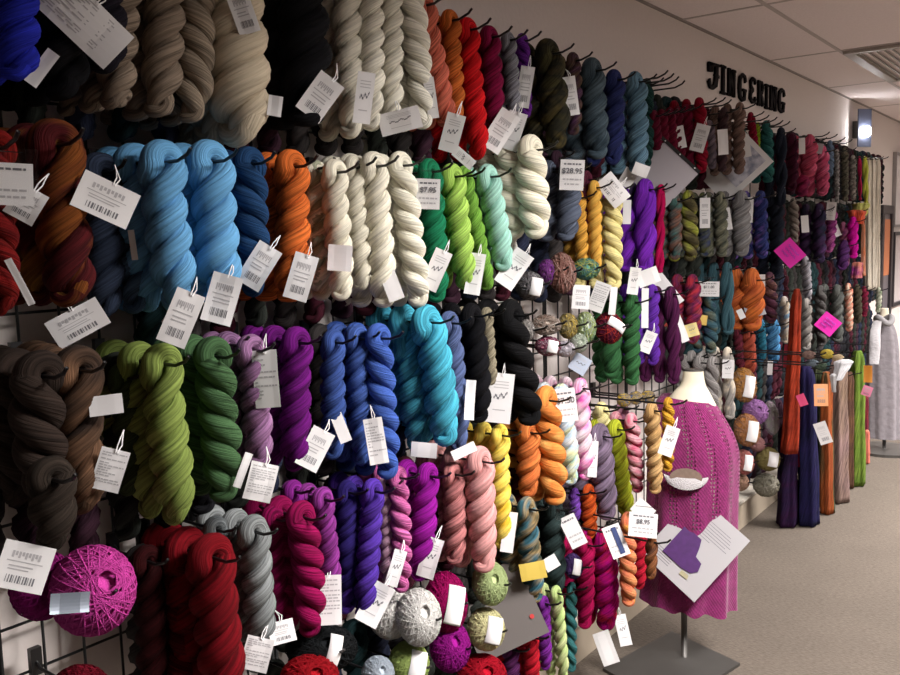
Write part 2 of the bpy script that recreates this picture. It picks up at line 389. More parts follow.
def hank(x0, y0, x1, y1, w, col, short, where, X=.25, behind=0, pg=True, turns=None, hand=None, tags=(), gap=None, fine=1.0, loose=.1, var=14, cat='yarn', kind='hank'):
    """twisted hank hung on a peg: (x0,y0) its top, (x1,y1) its foot, w its width"""
    HN[0] += 1; sd = HN[0]
    t = P(x0, y0, X); b = P(x1, y1, X); L_ = (t-b).length
    wm = w*mpp((t+b)/2); ax = (t-b).normalized()
    sy = Vector((0, 1, 0)); sy = (sy-ax*sy.dot(ax)).normalized(); sx = sy.cross(ax)
    rot = Matrix((sx, sy, ax)).transposed()
    if X >= .235 and pg and w >= 13: behind = max(behind, 2)
    if turns is None: turns = max(1.2, L_/(wm*1.8))
    far = mpp(t) > .0045
    m, rp, rpt = hank_mb(L_, wm, turns, sd, hand if hand else (-1 if sd % 6 else 1), 26 if far else 48, 9 if far else 14, loose)
    e = empty('yarn_hank', b, rot); mat = yarn(col, fine, var)
    m.obj('twisted_plies', mat, e)
    k = knot_mb(wm, sd).obj('end_loop', mat, e)
    lab = (short+', '+where) if where else short
    tag(e, lab, cat, 'yarn hanks hanging on the wall pegs')
    for q in tags:
        px, py, tw, th, rt = q[:5]; st = q[5] if len(q) > 5 else 'logo'; nm_ = q[6] if len(q) > 6 else 'hang_tag'
        to, W_, H_ = tag_sheet(nm_, px, py, tw, th, rt, X, wm*.55+.014, e, st, mats=[plain('card_%s' % str(q[7]), q[7], .6), INK, INKG] if len(q) > 7 else None)
        if nm_ == 'hang_tag' and st != 'plain' and max(tw, th) > 20:
            sm = MB(); up = to.matrix_local.to_3x3().transposed() @ Vector((0, 0, 1)); zz = -wm*.5
            sm.tube([(0, H_*.44, .001), (up.x*.02, H_*.44+.012, .003), (up.x*.04, H_*.5+.02, zz*.4), (up.x*.05, H_*.5+.03, zz)], .0011, 5)
            sm.tube([(.003, H_*.44, .001), (up.x*.02+.006, H_*.44+.012, .002), (up.x*.04+.003, H_*.5+.018, zz*.4), (up.x*.05, H_*.5+.03, zz)], .0011, 5)
            sm.obj('string_loop', PAPER, to)
    g = gap or min(wm*.95, .072)
    for j in range(behind):
        s = X-(j+1)*g
        if s < GX+.045: break
        MW = Matrix.Translation(Vector((s-X, random.uniform(-.006, .006), 0))) @ e.matrix_world @ Matrix.Rotation(random.uniform(-.1, .1), 4, 'Z')
        if w < 29:
            for ch in CH(e): PACKED.append((ch.data, MW))
            continue
        c = e.copy(); C.objects.link(c); c.matrix_world = MW
        for ch in CH(e):
            cc = ch.copy(); C.objects.link(cc); cc.parent = c
        lb = short+(' behind the front one, ', ' third back, ', ' fourth back, ', ' fifth back, ')[j]+where
        c['label'] = ' '.join(lb.split()[:16]).rstrip(',')
    if True:
        pz = L_-2*rpt-.0035; pp = b+ax*pz
        peg(pp.y, pp.z, X+wm*.5+.022, 'black wire peg carrying the '+short, tip=.018)
    return e
def CH(e):
    return [o for o in KIDS(e) if o.name.startswith(('twisted', 'end_loop'))]
def KIDS(e): return [o for o in C.objects if o.parent == e]

# ------------------------------------------------------------------ balls (centre-pull winding)
def ball_mb(rx, ry, rz, seed, loops=60, seg=34, tilt=None, yr=None):
    """loops of yarn whose plane precesses about the z axis, leaving the dimple at the poles"""
    m = MB(); rnd = random.Random(seed); yr = yr or min(rx, rz)*.026; al = tilt or radians(70)
    nu, nv = 24, 14; b = len(m.v)
    for j in range(nv+1):
        p = pi*j/nv
        for i in range(nu):
            a = 2*pi*i/nu; dz = cos(p)
            rr = sin(p); k = .95 if abs(dz) < .9 else .8
            m.v.append(Vector((rx*rr*cos(a)*.985, ry*rr*sin(a)*.985, rz*dz*k*.94)))
    for j in range(nv):
        for i in range(nu):
            i2 = (i+1) % nu; m.face([b+j*nu+i, b+(j+1)*nu+i, b+(j+1)*nu+i2, b+j*nu+i2], [(i/nu*.1, j/nv), (i/nu*.1, (j+1)/nv), ((i+1)/nu*.1, (j+1)/nv), ((i+1)/nu*.1, j/nv)])
    pts = []
    if loops < 30: yr *= 1.6
    for q in range(loops*seg):
        th = 2*pi*q/seg; pr = 2*pi*q/(seg*loops)*rnd.choice((1,))+.0
        tl = al+.12*sin(q/seg*2.3)
        v = Vector((cos(th), sin(th)*cos(tl), sin(th)*sin(tl)))
        v = Matrix.Rotation(pr*1.0, 3, 'Z') @ v
        s = 1+.015*sin(q*.07)
        pts.append(Vector((v.x*rx*s, v.y*ry*s, v.z*rz*s)))
    m.tube(pts, yr, 5); return m
def ball(px, py, w, h, col, short, where, X=.27, band=None, axis='cam', seed=None, rot=0, name='yarn_ball', loops=96, bandcol=None, pg=False, bandw=.36, bang=0, var=14):
    HN[0] += 1; c = P(px, py, X); k = mpp(c); rw = w*k/2; rh = h*k/2
    n = (CAM-c).normalized()
    M = face_frame(c, rot)            # z axis of the ball (its open centre) looks to the aisle
    M = M @ Matrix.Rotation(radians(20), 3, 'Y') @ Matrix.Rotation(radians(-14), 3, 'X')
    e = empty(name, c, M)
    ball_mb(rw*.97, rh*.97, min(rw, rh)*.9, HN[0], loops).obj('wound_yarn', yarn(col, .5, var, .86, 1.06), e)
    tag(e, short+(', '+where if where else ''), 'yarn', 'yarn balls on the display wall')
    if band:
        m = MB(); nn = 16; hw = bandw*rw*1.1; R1 = 1.05; zr = min(rw, rh)*.9; sp_ = radians(36 if isinstance(band, bool) else band)
        for i in range(nn+1):
            a = -sp_+2*sp_*i/nn-pi*.08
            for q, (yy, rr) in enumerate(((-hw, R1), (0, R1+.01), (hw, R1), (hw, R1-.02), (-hw, R1-.02))):
                m.v.append(Vector((yy+rw*.18, sin(a)*rh*rr, cos(a)*zr*rr)))
        for i in range(nn):
            for q in range(5):
                q2 = (q+1) % 5; m.face([i*5+q, i*5+q2, i*5+5+q2, i*5+5+q], mi=0)
        m.face([0, 1, 2, 3, 4][::-1]); m.face([nn*5+q for q in range(5)])
        o = m.obj('paper_band', [bandcol or PAPER], e); o.matrix_local = Matrix.Rotation(radians(bang-12), 4, 'Z')
        # print on the band
    if True:
        peg(c.y, c.z, X+.05, 'black wire peg carrying the '+short, tip=.015)
    return e
# ================================================================== THE YARN WALL
CR = (.88, .85, .73); CR_SHADE = (.27, .21, .16); NV = (.02, .03, .06); BK = (.006, .006, .008)
# ---- top row
hank(12, -62, 16, 82, 44, (.02, .03, .48), 'bright blue hank', 'cut off at the top left corner', X=.3, behind=1)
hank(52, -75, 62, 98, 52, BK, 'wide black hank', 'beside the bright blue hank at top left', X=.24, behind=1, tags=[(42, 68, 13, 40, 40, 'plain', 'folded_tag')])
hank(100, -75, 108, 72, 44, (.014, .012, .02), 'black hank with large tag', 'under the big slanted paper at top left', X=.26, tags=[(82, 18, 92, 46, 48, 'text')])
hank(128, -70, 116, 108, 40, (.27, .21, .16), 'shade-toned cream hank with loose tie ends', 'right of the big slanted paper', X=.25, behind=1)  # first of three creams darkened to tan, shade put into the colour
hank(163, -80, 160, 116, 42, CR_SHADE, 'second shade-toned cream hank', 'middle of the shade-toned creams in the top row', X=.24, behind=1)
hank(194, -75, 192, 122, 38, (.30, .24, .18), 'third shade-toned cream hank', 'left of the fat cream hank in the top row', X=.24, behind=1)
hank(233, -80, 243, 143, 66, (.55, .47, .35), 'fat warm cream hank', 'above the light blue hanks', X=.25, behind=1, turns=2.4, tags=[(243, 12, 22, 42, -16, 'logo'), (275, 106, 14, 20, 10, 'plain', 'folded_tag')])
hank(300, -60, 306, 128, 52, BK, 'black hank with a square white tag', 'right of the fat cream hank', X=.24, behind=1, tags=[(320, 97, 29, 44, 38, 'logo')])
hank(345, -60, 352, 136, 32, (.84, .80, .68), 'first cream hank', 'directly right of the black hank in the top row', X=.22, behind=1)
hank(370, -55, 372, 128, 28, CR, 'slim cream hank', 'top row, its foot inside a folded tag', X=.25, behind=1, tags=[(364, 98, 18, 50, 8, 'wave', 'folded_tag')])
hank(390, -48, 392, 128, 25, CR, 'third cream hank', 'top row, left of the last cream one', X=.25, behind=1, tags=[(400, 121, 42, 22, -14, 'wave')])
hank(407, -42, 424, 128, 29, (.90, .87, .76), 'last cream hank', 'top row, against the coral hanks', X=.25, behind=1)
hank(421, -8, 447, 126, 25, (.70, .17, .11), 'coral red hank', 'top row, beside the last cream hank', behind=2, tags=[(431, 98, 11, 40, -8, 'wave', 'folded_tag'), (452, 133, 19, 38, 16, 'wave')])
hank(449, 9, 456, 120, 22, (.62, .15, .03), 'burnt orange hank', 'top row, between coral and scarlet', behind=2, X=.24)
hank(466, 17, 479, 156, 25, (.58, .008, .012), 'scarlet hank', 'top row, hanging lowest of the reds', behind=2, tags=[(464, 158, 11, 24, -50, 'wave')])
hank(488, 25, 496, 130, 24, (.20, .004, .045), 'burgundy hank', 'top row, right of the scarlet hank', behind=2, tags=[(500, 131, 22, 42, 33, 'logo')])
hank(507, 31, 514, 116, 17, (.26, .26, .30), 'steel grey hank', 'top row, right of the burgundy hank', behind=2, tags=[(513, 131, 19, 38, 17, 'wave')])
hank(522, 33, 526, 118, 15, (.13, .02, .26), 'dark purple hank', 'top row, behind a small white tag', X=.24, behind=1, tags=[(525, 87, 14, 40, 8, 'logo')])
hank(546, 38, 556, 148, 32, ((.05, .045, .018), (.02, .02, .015), (.09, .07, .025)), 'dark olive hank', 'top row, the bushy one', behind=1, turns=1.6, tags=[(571, 96, 13, 38, -9, 'logo')])
hank(573, 52, 573, 134, 17, ((.07, .03, .07), (.12, .08, .03)), 'plum brown hank', 'top row, right of the dark olive one', X=.24)
hank(591, 57, 597, 158, 28, ((.03, .05, .07), (.09, .13, .16)), 'charcoal teal hank', 'top row, left of the navy one', behind=1, X=.26)
hank(614, 69, 614, 162, 22, (.022, .03, .12), 'navy blue hank', 'top row, between charcoal teal and slate blue', behind=1)
hank(635, 71, 637, 171, 22, (.13, .24, .33), 'slate blue hank', 'last large one of the top row', behind=1, tags=[(641, 170, 16, 12, 20, 'plain', 'folded_tag')])
hank(647, 78, 647, 166, 13, (.015, .055, .05), 'dark bottle green hank', 'behind the slate blue one', X=.2)
for i, (a, b) in enumerate(((663, 77), (669, 80), (674, 83), (680, 87))):
    q = P(a, b, .3); peg(q.y, q.z, .3, ('first', 'second', 'third', 'fourth')[i]+' empty black peg right of the slate blue hank', tip=.02)
for i, (x, y0, y1, c, n) in enumerate(((653, 110, 150, (.10, .004, .02), 'first'), (661, 109, 155, (.12, .004, .02), 'second'), (669, 107, 160, (.14, .005, .025), 'third'), (677, 106, 165, (.11, .004, .02), 'fourth'), (686, 104, 166, (.14, .005, .025), 'fifth'))):
    hank(x, y0, x+4, y1, 12, c, n+' dark wine hank', 'in the wine red row left of the FINGERING letters', X=.22, tags=[(681, 137, 8, 22, -14, 'plain')] if i == 3 else ())
hank(699, 97, 702, 172, 14, (.26, .003, .02), 'brighter wine red hank', 'tallest of the wine red row', X=.26, behind=2, tags=[(700, 138, 14, 27, 14, 'logo')])
hank(724, 107, 722, 172, 11, (.055, .03, .035), 'dark umber hank', 'in front of the framed lace sheet', X=.3, tags=[(723, 142, 10, 25, -6, 'plain')])
hank(740, 102, 739, 174, 13, (.19, .12, .10), 'cocoa brown hank', 'before the lace sheet, below the letters', X=.3, tags=[(746, 146, 8, 22, -12, 'plain')])
hank(709, 120, 712, 168, 11, (.20, .16, .20), 'pale mauve brown hank', 'left of the dark umber one', X=.2)
hank(750, 112, 755, 152, 9, (.22, .004, .025), 'garnet hank', 'under the last letters', X=.22)
hank(758, 122, 758, 156, 5, (.35, .55, .03), 'thin lime green hank', 'beside the garnet one', X=.22, pg=False)
hank(766, 120, 768, 182, 13, ((.02, .10, .10), (.03, .15, .14)), 'deep teal hank', 'right of the lace sheet', X=.25, behind=1)
hank(781, 127, 781, 205, 12, (.015, .02, .035), 'midnight navy hank', 'right of the deep teal one', X=.25, behind=1, turns=1.2)
hank(792, 133, 791, 190, 14, (.05, .005, .02), 'black cherry hank', 'left of the pink hanks', X=.24, behind=1)
hank(804, 150, 801, 196, 16, ((.30, .02, .08), (.10, .01, .04)), 'raspberry hank', 'below the pink hanks, left one', X=.22, pg=False)
hank(810, 134, 808, 176, 17, ((.55, .10, .18), (.42, .05, .10)), 'rose pink hank', 'wrapped in a grey label, far top row', X=.28, tags=[(816, 148, 13, 10, 8, 'plain', 'paper_band', (.40, .38, .42)), (802, 146, 6, 16, -6, 'plain')])
hank(822, 145, 823, 194, 14, ((.62, .14, .25), (.48, .06, .14)), 'salmon pink hank', 'right one of the pink pair', X=.26)
hank(830, 140, 830, 176, 8, (.14, .20, .30), 'small grey blue hank', 'right of the pink pair', X=.24)
for i, (x, y0, y1, w, c, n) in enumerate(((837, 149, 203, 6, (.16, .15, .15), 'slim grey'), (845, 147, 201, 8, (.07, .065, .05), 'slim black and olive'), (853, 155, 200, 7, (.14, .13, .12), 'slim charcoal'))):
    hank(x, y0, x, y1, w, (c, tuple(min(1, q*3) for q in c)), n+' hank', 'hanging left of the yellow one', X=.24, var=60)
hank(859.5, 156, 860, 200, 4, (.55, .02, .10), 'thin pinkish red hank', 'beside the yellow one', X=.24, pg=False, turns=1)
hank(865, 156, 866, 204, 6, (.62, .66, .10), 'yellow green hank', 'end of the far top row', X=.24, turns=1)
for i, (a, b, n) in enumerate(((721, 103, 'first'), (727, 105, 'second'), (765, 120, 'third'), (773, 122, 'fourth'), (779, 125, 'fifth'), (786, 126, 'sixth'), (826, 136, 'seventh'), (834, 138, 'eighth'), (842, 141, 'ninth'), (849, 143, 'tenth'))):
    q = P(a, b, .3); peg(q.y, q.z, .3, n+' bare peg tip along the far top row under the letters', tip=.02)
# ---- second row
hank(-6, 128, 4, 312, 40, ((.20, .008, .006), (.12, .004, .006)), 'rust red hank', 'cut by the left edge of the photograph', X=.3, tags=[(26, 204, 30, 34, 32, 'logo'), (20, 282, 7, 50, -24, 'plain', 'paper_band')])
hank(52, 118, 74, 304, 54, ((.26, .12, .02), (.07, .006, .008), (.06, .006, .008), (.20, .06, .012)), 'gold and maroon hand-dyed hank', 'second row, far left', X=.26, behind=1, var=4, turns=1.7, tags=[(106, 200, 58, 38, 27, 'logo')])
hank(100, 152, 106, 316, 42, (.035, .05, .09), 'ink blue hank in shadow', 'left of the light blue pair', X=.16, tags=[(78, 323, 54, 30, -30, 'logo')])  # this rear blue pair carries its shade in the colour
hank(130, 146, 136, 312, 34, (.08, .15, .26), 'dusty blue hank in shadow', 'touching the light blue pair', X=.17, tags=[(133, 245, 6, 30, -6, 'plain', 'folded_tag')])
LB = (.15, .40, .70)
hank(160, 139, 178, 306, 46, LB, 'light blue hank', 'left one of the pair in the second row', behind=1, tags=[(181, 318, 29, 56, 22, 'logo')])
hank(207, 139, 219, 302, 46, LB, 'sky blue hank', 'right one of the light blue pair', behind=2, tags=[(222, 299, 30, 50, 16, 'logo')])
hank(248, 146, 256, 292, 36, (.015, .055, .15), 'marine blue hank', 'between light blue and orange', behind=1, tags=[(259, 266, 26, 46, 32, 'logo')])
hank(291, 149, 291, 302, 36, (.66, .15, .03), 'bright orange hank', 'second row, beside the cream group', behind=1, tags=[(301, 277, 24, 47, 17, 'logo')])
hank(316, 160, 318, 284, 15, (.48, .50, .36), 'pale sage hank', 'squeezed between orange and cream', X=.2)
hank(334, 158, 342, 300, 28, (.84, .80, .66), 'cream hank in a paper band', 'left end of the second row cream group', behind=1, tags=[(340, 258, 24, 26, 4, 'plain', 'paper_band')])
hank(353, 155, 362, 288, 24, (.84, .80, .66), 'second ivory hank', 'second row cream group', X=.22, behind=1)
hank(372, 151, 384, 306, 30, (.88, .84, .70), 'third ivory hank', 'second row cream group', behind=1, tags=[(392, 286, 16, 30, -20, 'plain', 'folded_tag')])
hank(398, 151, 420, 304, 29, (.90, .87, .73), 'fourth ivory hank', 'second row, next to the emerald one', X=.26, behind=1, tags=[(436, 270, 18, 42, 24, 'wave')])
hank(428, 158, 438, 300, 27, (.012, .20, .09), 'emerald green hank', 'second row, behind the price card', X=.23, behind=1)
hank(450, 163, 466, 286, 27, (.38, .62, .12), 'light lime green hank', 'second row, right of the emerald', behind=1, tags=[(475, 274, 16, 42, 9, 'wave')])
hank(462, 166, 488, 288, 20, (.19, .42, .06), 'grass green hank', 'half behind the light lime one', X=.22)
hank(485, 164, 504, 268, 26, (.38, .70, .60), 'pale aqua hank', 'second row, right of the greens', behind=1, tags=[(514, 269, 21, 40, 35, 'wave')])
hank(501, 168, 512, 254, 18, (.84, .82, .75), 'off-white hank', 'behind the pale aqua one', X=.2, tags=[(510, 188, 19, 31, 5, 'plain')])
hank(529, 134, 538, 236, 33, (.88, .84, .68), 'short thick cream hank', 'right of the off-white one, raised', X=.3, turns=1.7)
hank(556, 150, 560, 240, 16, (.045, .02, .035), 'blackish plum hank', 'left of the second price card', X=.18, behind=1)
hank(569, 158, 566, 240, 25, (.10, .12, .17), 'storm grey hank', 'below the second price card', X=.24)
hank(585, 170, 586, 240, 20, (.10, .015, .035), 'oxblood hank', 'right of the storm grey one', X=.2)
hank(578, 190, 582, 266, 15, (.70, .36, .06), 'amber hank', 'left of the ochre yellow pair', X=.2, pg=False)
hank(594, 180, 596, 268, 15, (.76, .42, .08), 'ochre yellow hank', 'second row, between oxblood and pale yellow', X=.24)
hank(613, 180, 614, 288, 20, (.82, .72, .32), 'pale yellow hank', 'second row, below a tilted square tag', tags=[(613, 190, 32, 20, 50, 'logo')])
hank(603, 190, 604, 262, 14, (.12, .02, .22), 'hidden purple hank', 'behind the pale yellow one', X=.17, pg=False)
hank(632, 182, 634, 272, 15, (.07, .05, .13), 'smoky violet hank', 'left of the fuzzy purple one', X=.2, tags=[(628, 178, 14, 18, 30, 'plain'), (627, 212, 8, 24, 0, 'plain')])
hank(645, 178, 645, 270, 24, (.16, .02, .40), 'fuzzy purple hank', 'second row, brightest purple', turns=1.1, loose=.5, tags=[(634, 281, 11, 27, 8, 'wave'), (648, 277, 22, 16, -20, 'plain')])
hank(661, 184, 659, 273, 10, (.48, .004, .08), 'crimson pink hank', 'right of the fuzzy purple one', X=.22, turns=1.3, tags=[(666, 289, 14, 40, -38, 'plain')])
hank(675, 194, 675, 258, 14, ((.06, .13, .12), (.12, .10, .09), (.20, .08, .05)), 'sea green and brown hank', 'first of the mottled ones', behind=1)
hank(688, 190, 691, 259, 17, ((.07, .06, .03), (.14, .12, .05), (.32, .35, .05)), 'olive and lime mottled hank', 'left of a long tag', behind=1)
hank(703, 192, 705, 256, 13, ((.03, .04, .11), (.12, .13, .05)), 'blue and moss mottled hank', 'carrying a long white tag', X=.24, tags=[(705, 213, 10, 30, -2, 'logo')])
hank(720, 191, 722, 256, 14, ((.10, .11, .09), (.20, .20, .14), (.06, .07, .06)), 'grey green mottled hank', 'left of the big grey twist', X=.24, tags=[(726, 219, 10, 22, -10, 'wave')])
hank(741, 190, 742, 255, 19, (.24, .235, .24), 'mid grey twisted hank', 'under the lace sheet', X=.28, turns=2.2, tags=[(750, 210, 6, 25, 0, 'plain')])
hank(760, 190, 762, 258, 15, ((.03, .04, .16), (.03, .04, .16), (.20, .12, .45)), 'indigo and lilac hank', 'right of the grey twist', X=.26, behind=1)
hank(777, 196, 776, 280, 16, (.014, .018, .03), 'blue black hank', 'left of the upper pink card', X=.22, behind=1)
hank(793, 198, 794, 242, 10, (.19, .16, .14), 'taupe brown hank', 'above the upper pink card', X=.24, tags=[(805, 224, 7, 17, -6, 'plain')])
hank(819, 203, 819, 262, 15, ((.012, .014, .03), (.05, .02, .07)), 'black violet hank', 'right of the upper pink card', X=.24, behind=1, tags=[(831, 211, 9, 18, 3, 'wave')])
hank(833, 205, 829, 252, 11, ((.16, .01, .12), (.38, .10, .26)), 'plum and pink hank', 'far second row', X=.24, tags=[(835, 230, 8, 14, -24, 'plain')])
hank(843, 222, 846, 266, 9, ((.55, .20, .30), (.20, .04, .14)), 'dusty rose hank', 'left of the magenta one', X=.22)
hank(845, 240, 842, 270, 12, (.07, .02, .10), 'aubergine hank', 'below the dusty rose one', X=.26, pg=False)
hank(853, 216, 853, 258, 11, (.62, .008, .34), 'vivid magenta hank', 'far end of the second row', X=.27, turns=1.6)
# ---- third row; left-end colours lowered to put the dim corner into the yarn
hank(38, 350, 50, 506, 52, (.03, .02, .016), 'blackish brown hank', 'third row, at the far left', X=.25, behind=1, turns=1.5)
hank(76, 345, 88, 508, 50, ((.20, .105, .06), (.09, .05, .03), (.03, .02, .016)), 'shaded brown hank', 'third row, beside the blackish brown one', X=.25, turns=1.5, var=5, tags=[(106, 405, 32, 20, -8, 'plain', 'folded_tag'), (110, 470, 28, 42, 14, 'text')])
hank(48, 456, 56, 545, 46, (.03, .022, .017), 'dark walnut brown hank', 'lowest of the brown bunch, above the pink ball', X=.28, pg=False, turns=1)
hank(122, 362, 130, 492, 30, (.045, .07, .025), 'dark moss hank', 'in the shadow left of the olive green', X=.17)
hank(160, 343, 178, 520, 42, (.23, .31, .075), 'olive green hank', 'third row, under the light blue pair', behind=1)
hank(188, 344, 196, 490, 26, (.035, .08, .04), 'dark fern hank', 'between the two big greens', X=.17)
hank(211, 336, 224, 498, 41, (.055, .12, .05), 'forest green hank', 'third row, right of olive green', X=.26, behind=1, tags=[(261, 482, 28, 38, 12, 'text'), (243, 470, 8, 36, 18, 'plain', 'folded_tag')])
hank(226, 331, 236, 460, 26, (.27, .14, .28), 'mauve hank in back', 'between forest green and the tagged mauve', X=.19)
hank(249, 334, 260, 464, 32, (.30, .15, .30), 'mauve hank with upright tag', 'third row', X=.24, behind=1, tags=[(266, 379, 25, 58, -4, 'text')])
hank(296, 326, 297, 468, 33, (.12, .006, .15), 'deep magenta violet hank', 'third row, centre left', behind=2, tags=[(315, 449, 24, 42, 27, 'logo')])
hank(333, 329, 334, 458, 26, (.05, .10, .34), 'first royal blue hank', 'third row, leftmost of three blues', X=.22, tags=[(341, 428, 12, 30, -22, 'plain', 'folded_tag')])
hank(356, 325, 362, 462, 26, (.06, .12, .40), 'second royal blue hank', 'third row, middle of three blues', X=.22, behind=1)
hank(377, 323, 388, 476, 30, (.06, .13, .48), 'cobalt blue hank', 'third row, brightest of three blues', X=.26, behind=1, tags=[(376, 441, 19, 46, -10, 'text')])
hank(404, 330, 418, 446, 30, (.06, .34, .46), 'rear turquoise hank', 'third row, left of the front turquoise', X=.2)
hank(423, 305, 446, 440, 36, (.07, .42, .58), 'front turquoise hank', 'third row, centre of the photograph', X=.27, behind=1, tags=[(424, 450, 26, 15, 5, 'plain', 'folded_tag')])
hank(448, 311, 460, 448, 24, (.10, .14, .30), 'denim blue hank', 'right of the turquoise', X=.23, tags=[(464, 451, 26, 10, -25, 'plain', 'folded_tag')])
hank(470, 303, 480, 420, 26, (.005, .005, .007), 'jet black hank', 'third row, left of the taupe sliver', behind=1, tags=[(470, 400, 10, 40, 4, 'plain', 'folded_tag')])
hank(486, 307, 491, 384, 15, (.30, .265, .185), 'khaki taupe hank', 'between the two black ones', X=.24, tags=[(500, 398, 25, 50, 6, 'wave')])
hank(507, 300, 530, 422, 33, (.005, .005, .006), 'long black hank', 'third row, right of the khaki taupe', X=.27, behind=1, turns=2)
ball(530, 286, 29.9, 29.1, ((.22, .22, .23), (.10, .09, .1), (.30, .28, .29)), 'grey ball with pale band', 'left of the striped balls', band=True, pg=True, loops=22)
ball(548, 272, 20.7, 26.9, ((.28, .04, .38), (.14, .09, .10)), 'purple flecked ball', 'between the grey ball and the pink brown stripes', X=.24, loops=20)
ball(562, 273, 28.7, 42.6, ((.42, .20, .17), (.20, .09, .07), (.50, .34, .30)), 'pink and brown striped ball', 'left of the blue and yellow one', pg=True, loops=22, var=5)
ball(586, 269, 28.7, 22.4, ((.04, .15, .32), (.12, .30, .16), (.65, .55, .10)), 'blue green and yellow ball', 'under the amber hank', pg=True, loops=22, var=5)
ball(546, 325, 32.2, 21.3, ((.55, .48, .42), (.20, .13, .10), (.60, .56, .52)), 'white and brown striped ball', 'upper left of the lower ball cluster', pg=True, loops=20, var=5)
ball(527, 330, 16.1, 22.4, ((.45, .43, .42), (.25, .22, .20)), 'pale stone ball', 'at the left end of the ball cluster', X=.24, loops=18)
ball(548, 346, 27.6, 20.2, ((.50, .46, .50), (.30, .03, .08), (.12, .05, .12)), 'white and burgundy ball', 'below the brown striped ball', loops=20, var=5, band=True)
ball(568, 326, 20.7, 26.9, ((.60, .42, .06), (.24, .22, .15), (.60, .42, .06)), 'mustard and grey ball', 'middle of the ball cluster', pg=True, loops=20, var=5)
ball(586, 327, 20.7, 32.5, ((.10, .30, .28), (.40, .48, .12), (.55, .62, .60)), 'teal and lime ball', 'right of the mustard one', pg=True, loops=20, var=5)
ball(565, 349, 20.7, 16.8, ((.60, .56, .62), (.50, .46, .52)), 'pale lilac white ball', 'below the mustard ball', X=.29, loops=18)
ball(579, 343, 18.4, 20.2, ((.40, .50, .36), (.58, .60, .55)), 'pale green white ball', 'below the teal and lime ball', X=.3, loops=18)
ball(609, 328, 28.7, 32.5, ((.10, .01, .035), (.10, .01, .035), (.60, .05, .015)), 'maroon and red ball', 'with a white crescent label', X=.28, band=True, pg=True, loops=24, var=5, bandw=.3, bang=70)
hank(632, 293, 632, 384, 18, (.035, .13, .045), 'hunter green hank', 'third row, beside the white slips', behind=1)
hank(611, 318, 611, 376, 22, (.03, .11, .04), 'second hunter green hank', 'below the maroon and red ball', X=.21, pg=False, turns=1)
hank(652, 284, 654, 364, 15, (.13, .03, .38), 'iris purple hank', 'third row, above the dress form', tags=[(645, 308, 7, 40, 0, 'plain'), (648, 342, 12, 22, 22, 'wave')])
hank(670, 286, 674, 382, 16, (.08, .012, .06), 'dark plum hank', 'hanging before the neck of the dress form', X=.27, turns=1.3, tags=[(680, 326, 8, 34, -22, 'plain'), (692, 330, 12, 13, -16, 'wave', 'hang_tag', (.72, .60, .25))])
hank(692, 274, 693, 342, 17, ((.40, .03, .05), (.14, .02, .08), (.30, .05, .04)), 'red and plum hank', 'left of the third price card', X=.25, behind=2, tags=[(703, 320, 8, 10, 8, 'plain', 'paper_band', (.58, .40, .08))])
hank(708, 292, 711, 352, 15, ((.03, .05, .09), (.05, .12, .15), (.14, .16, .12)), 'navy and sea hank', 'below the third price card', X=.22, behind=1)
hank(727, 262, 728, 334, 14, (.05, .12, .15), 'long dark teal hank', 'right of the third price card', X=.24, turns=.8, behind=1)
hank(737, 266, 739, 332, 9, (.22, .01, .07), 'cranberry hank', 'left of the fat orange one', X=.2)
hank(751, 268, 752, 328, 25, ((.58, .15, .03), (.40, .09, .03)), 'fat orange hank', 'with a wide grey paper band', X=.27, turns=1.2, tags=[(755, 311, 19, 12, -16, 'plain', 'paper_band', (.30, .30, .33)), (741, 314, 6, 10, -25, 'plain', 'folded_tag')])
hank(747, 326, 750, 372, 15, (.32, .06, .035), 'brick red hank', 'below the fat orange one', X=.24, pg=False)
hank(737, 328, 741, 372, 10, (.13, .02, .035), 'dark brick hank', 'left of the brick red one', X=.21, pg=False)
hank(769, 272, 771, 322, 15, ((.10, .03, .05), (.06, .02, .04), (.15, .07, .06)), 'fig brown hank', 'right of the fat orange one', X=.25, behind=1, tags=[(762, 282, 6, 15, 0, 'plain')])
hank(761, 322, 763, 358, 9, (.03, .17, .26), 'peacock blue hank', 'left of the denim pair at lower right', X=.23, pg=False)
hank(773, 318, 774, 361, 14, (.08, .26, .50), 'azure hank', 'lower right, beside the orange scarf', X=.25, tags=[(770, 368, 5, 14, 4, 'plain')])
hank(784, 296, 785, 342, 11, ((.20, .30, .42), (.62, .50, .36), (.45, .42, .40)), 'light blue and sand hank', 'left of the orange scarf', X=.25)
hank(805, 256, 808, 300, 10, ((.36, .34, .38), (.18, .18, .2)), 'silver grey hank', 'below the upper pink card', X=.25)
hank(806, 298, 806, 350, 13, ((.14, .13, .13), (.30, .28, .26)), 'grey brown hank', 'right of the orange scarf', X=.25, behind=1)
hank(820, 285, 822, 345, 12, (.09, .085, .085), 'graphite hank', 'behind the lower pink card', X=.22, behind=1)
hank(837, 284, 837, 342, 14, (.085, .09, .085), 'charcoal twisted hank', 'above right of the lower pink card', X=.26, turns=2)
hank(848, 283, 849, 330, 9, ((.68, .58, .45), (.55, .18, .12), (.68, .60, .48)), 'cream and rust hank', 'right of the charcoal twist', X=.26)
hank(857, 284, 858, 322, 9, (.07, .06, .04), 'blackish olive hank', 'far third row', X=.24)
hank(864, 286, 864, 316, 8, ((.30, .01, .06), (.10, .02, .03)), 'dark cerise hank', 'far end of the third row', X=.24)
hank(879, 287, 878, 312, 6, ((.30, .36, .25), (.6, .6, .5)), 'mint and white hank', 'last one before the grey dress form', X=.24)
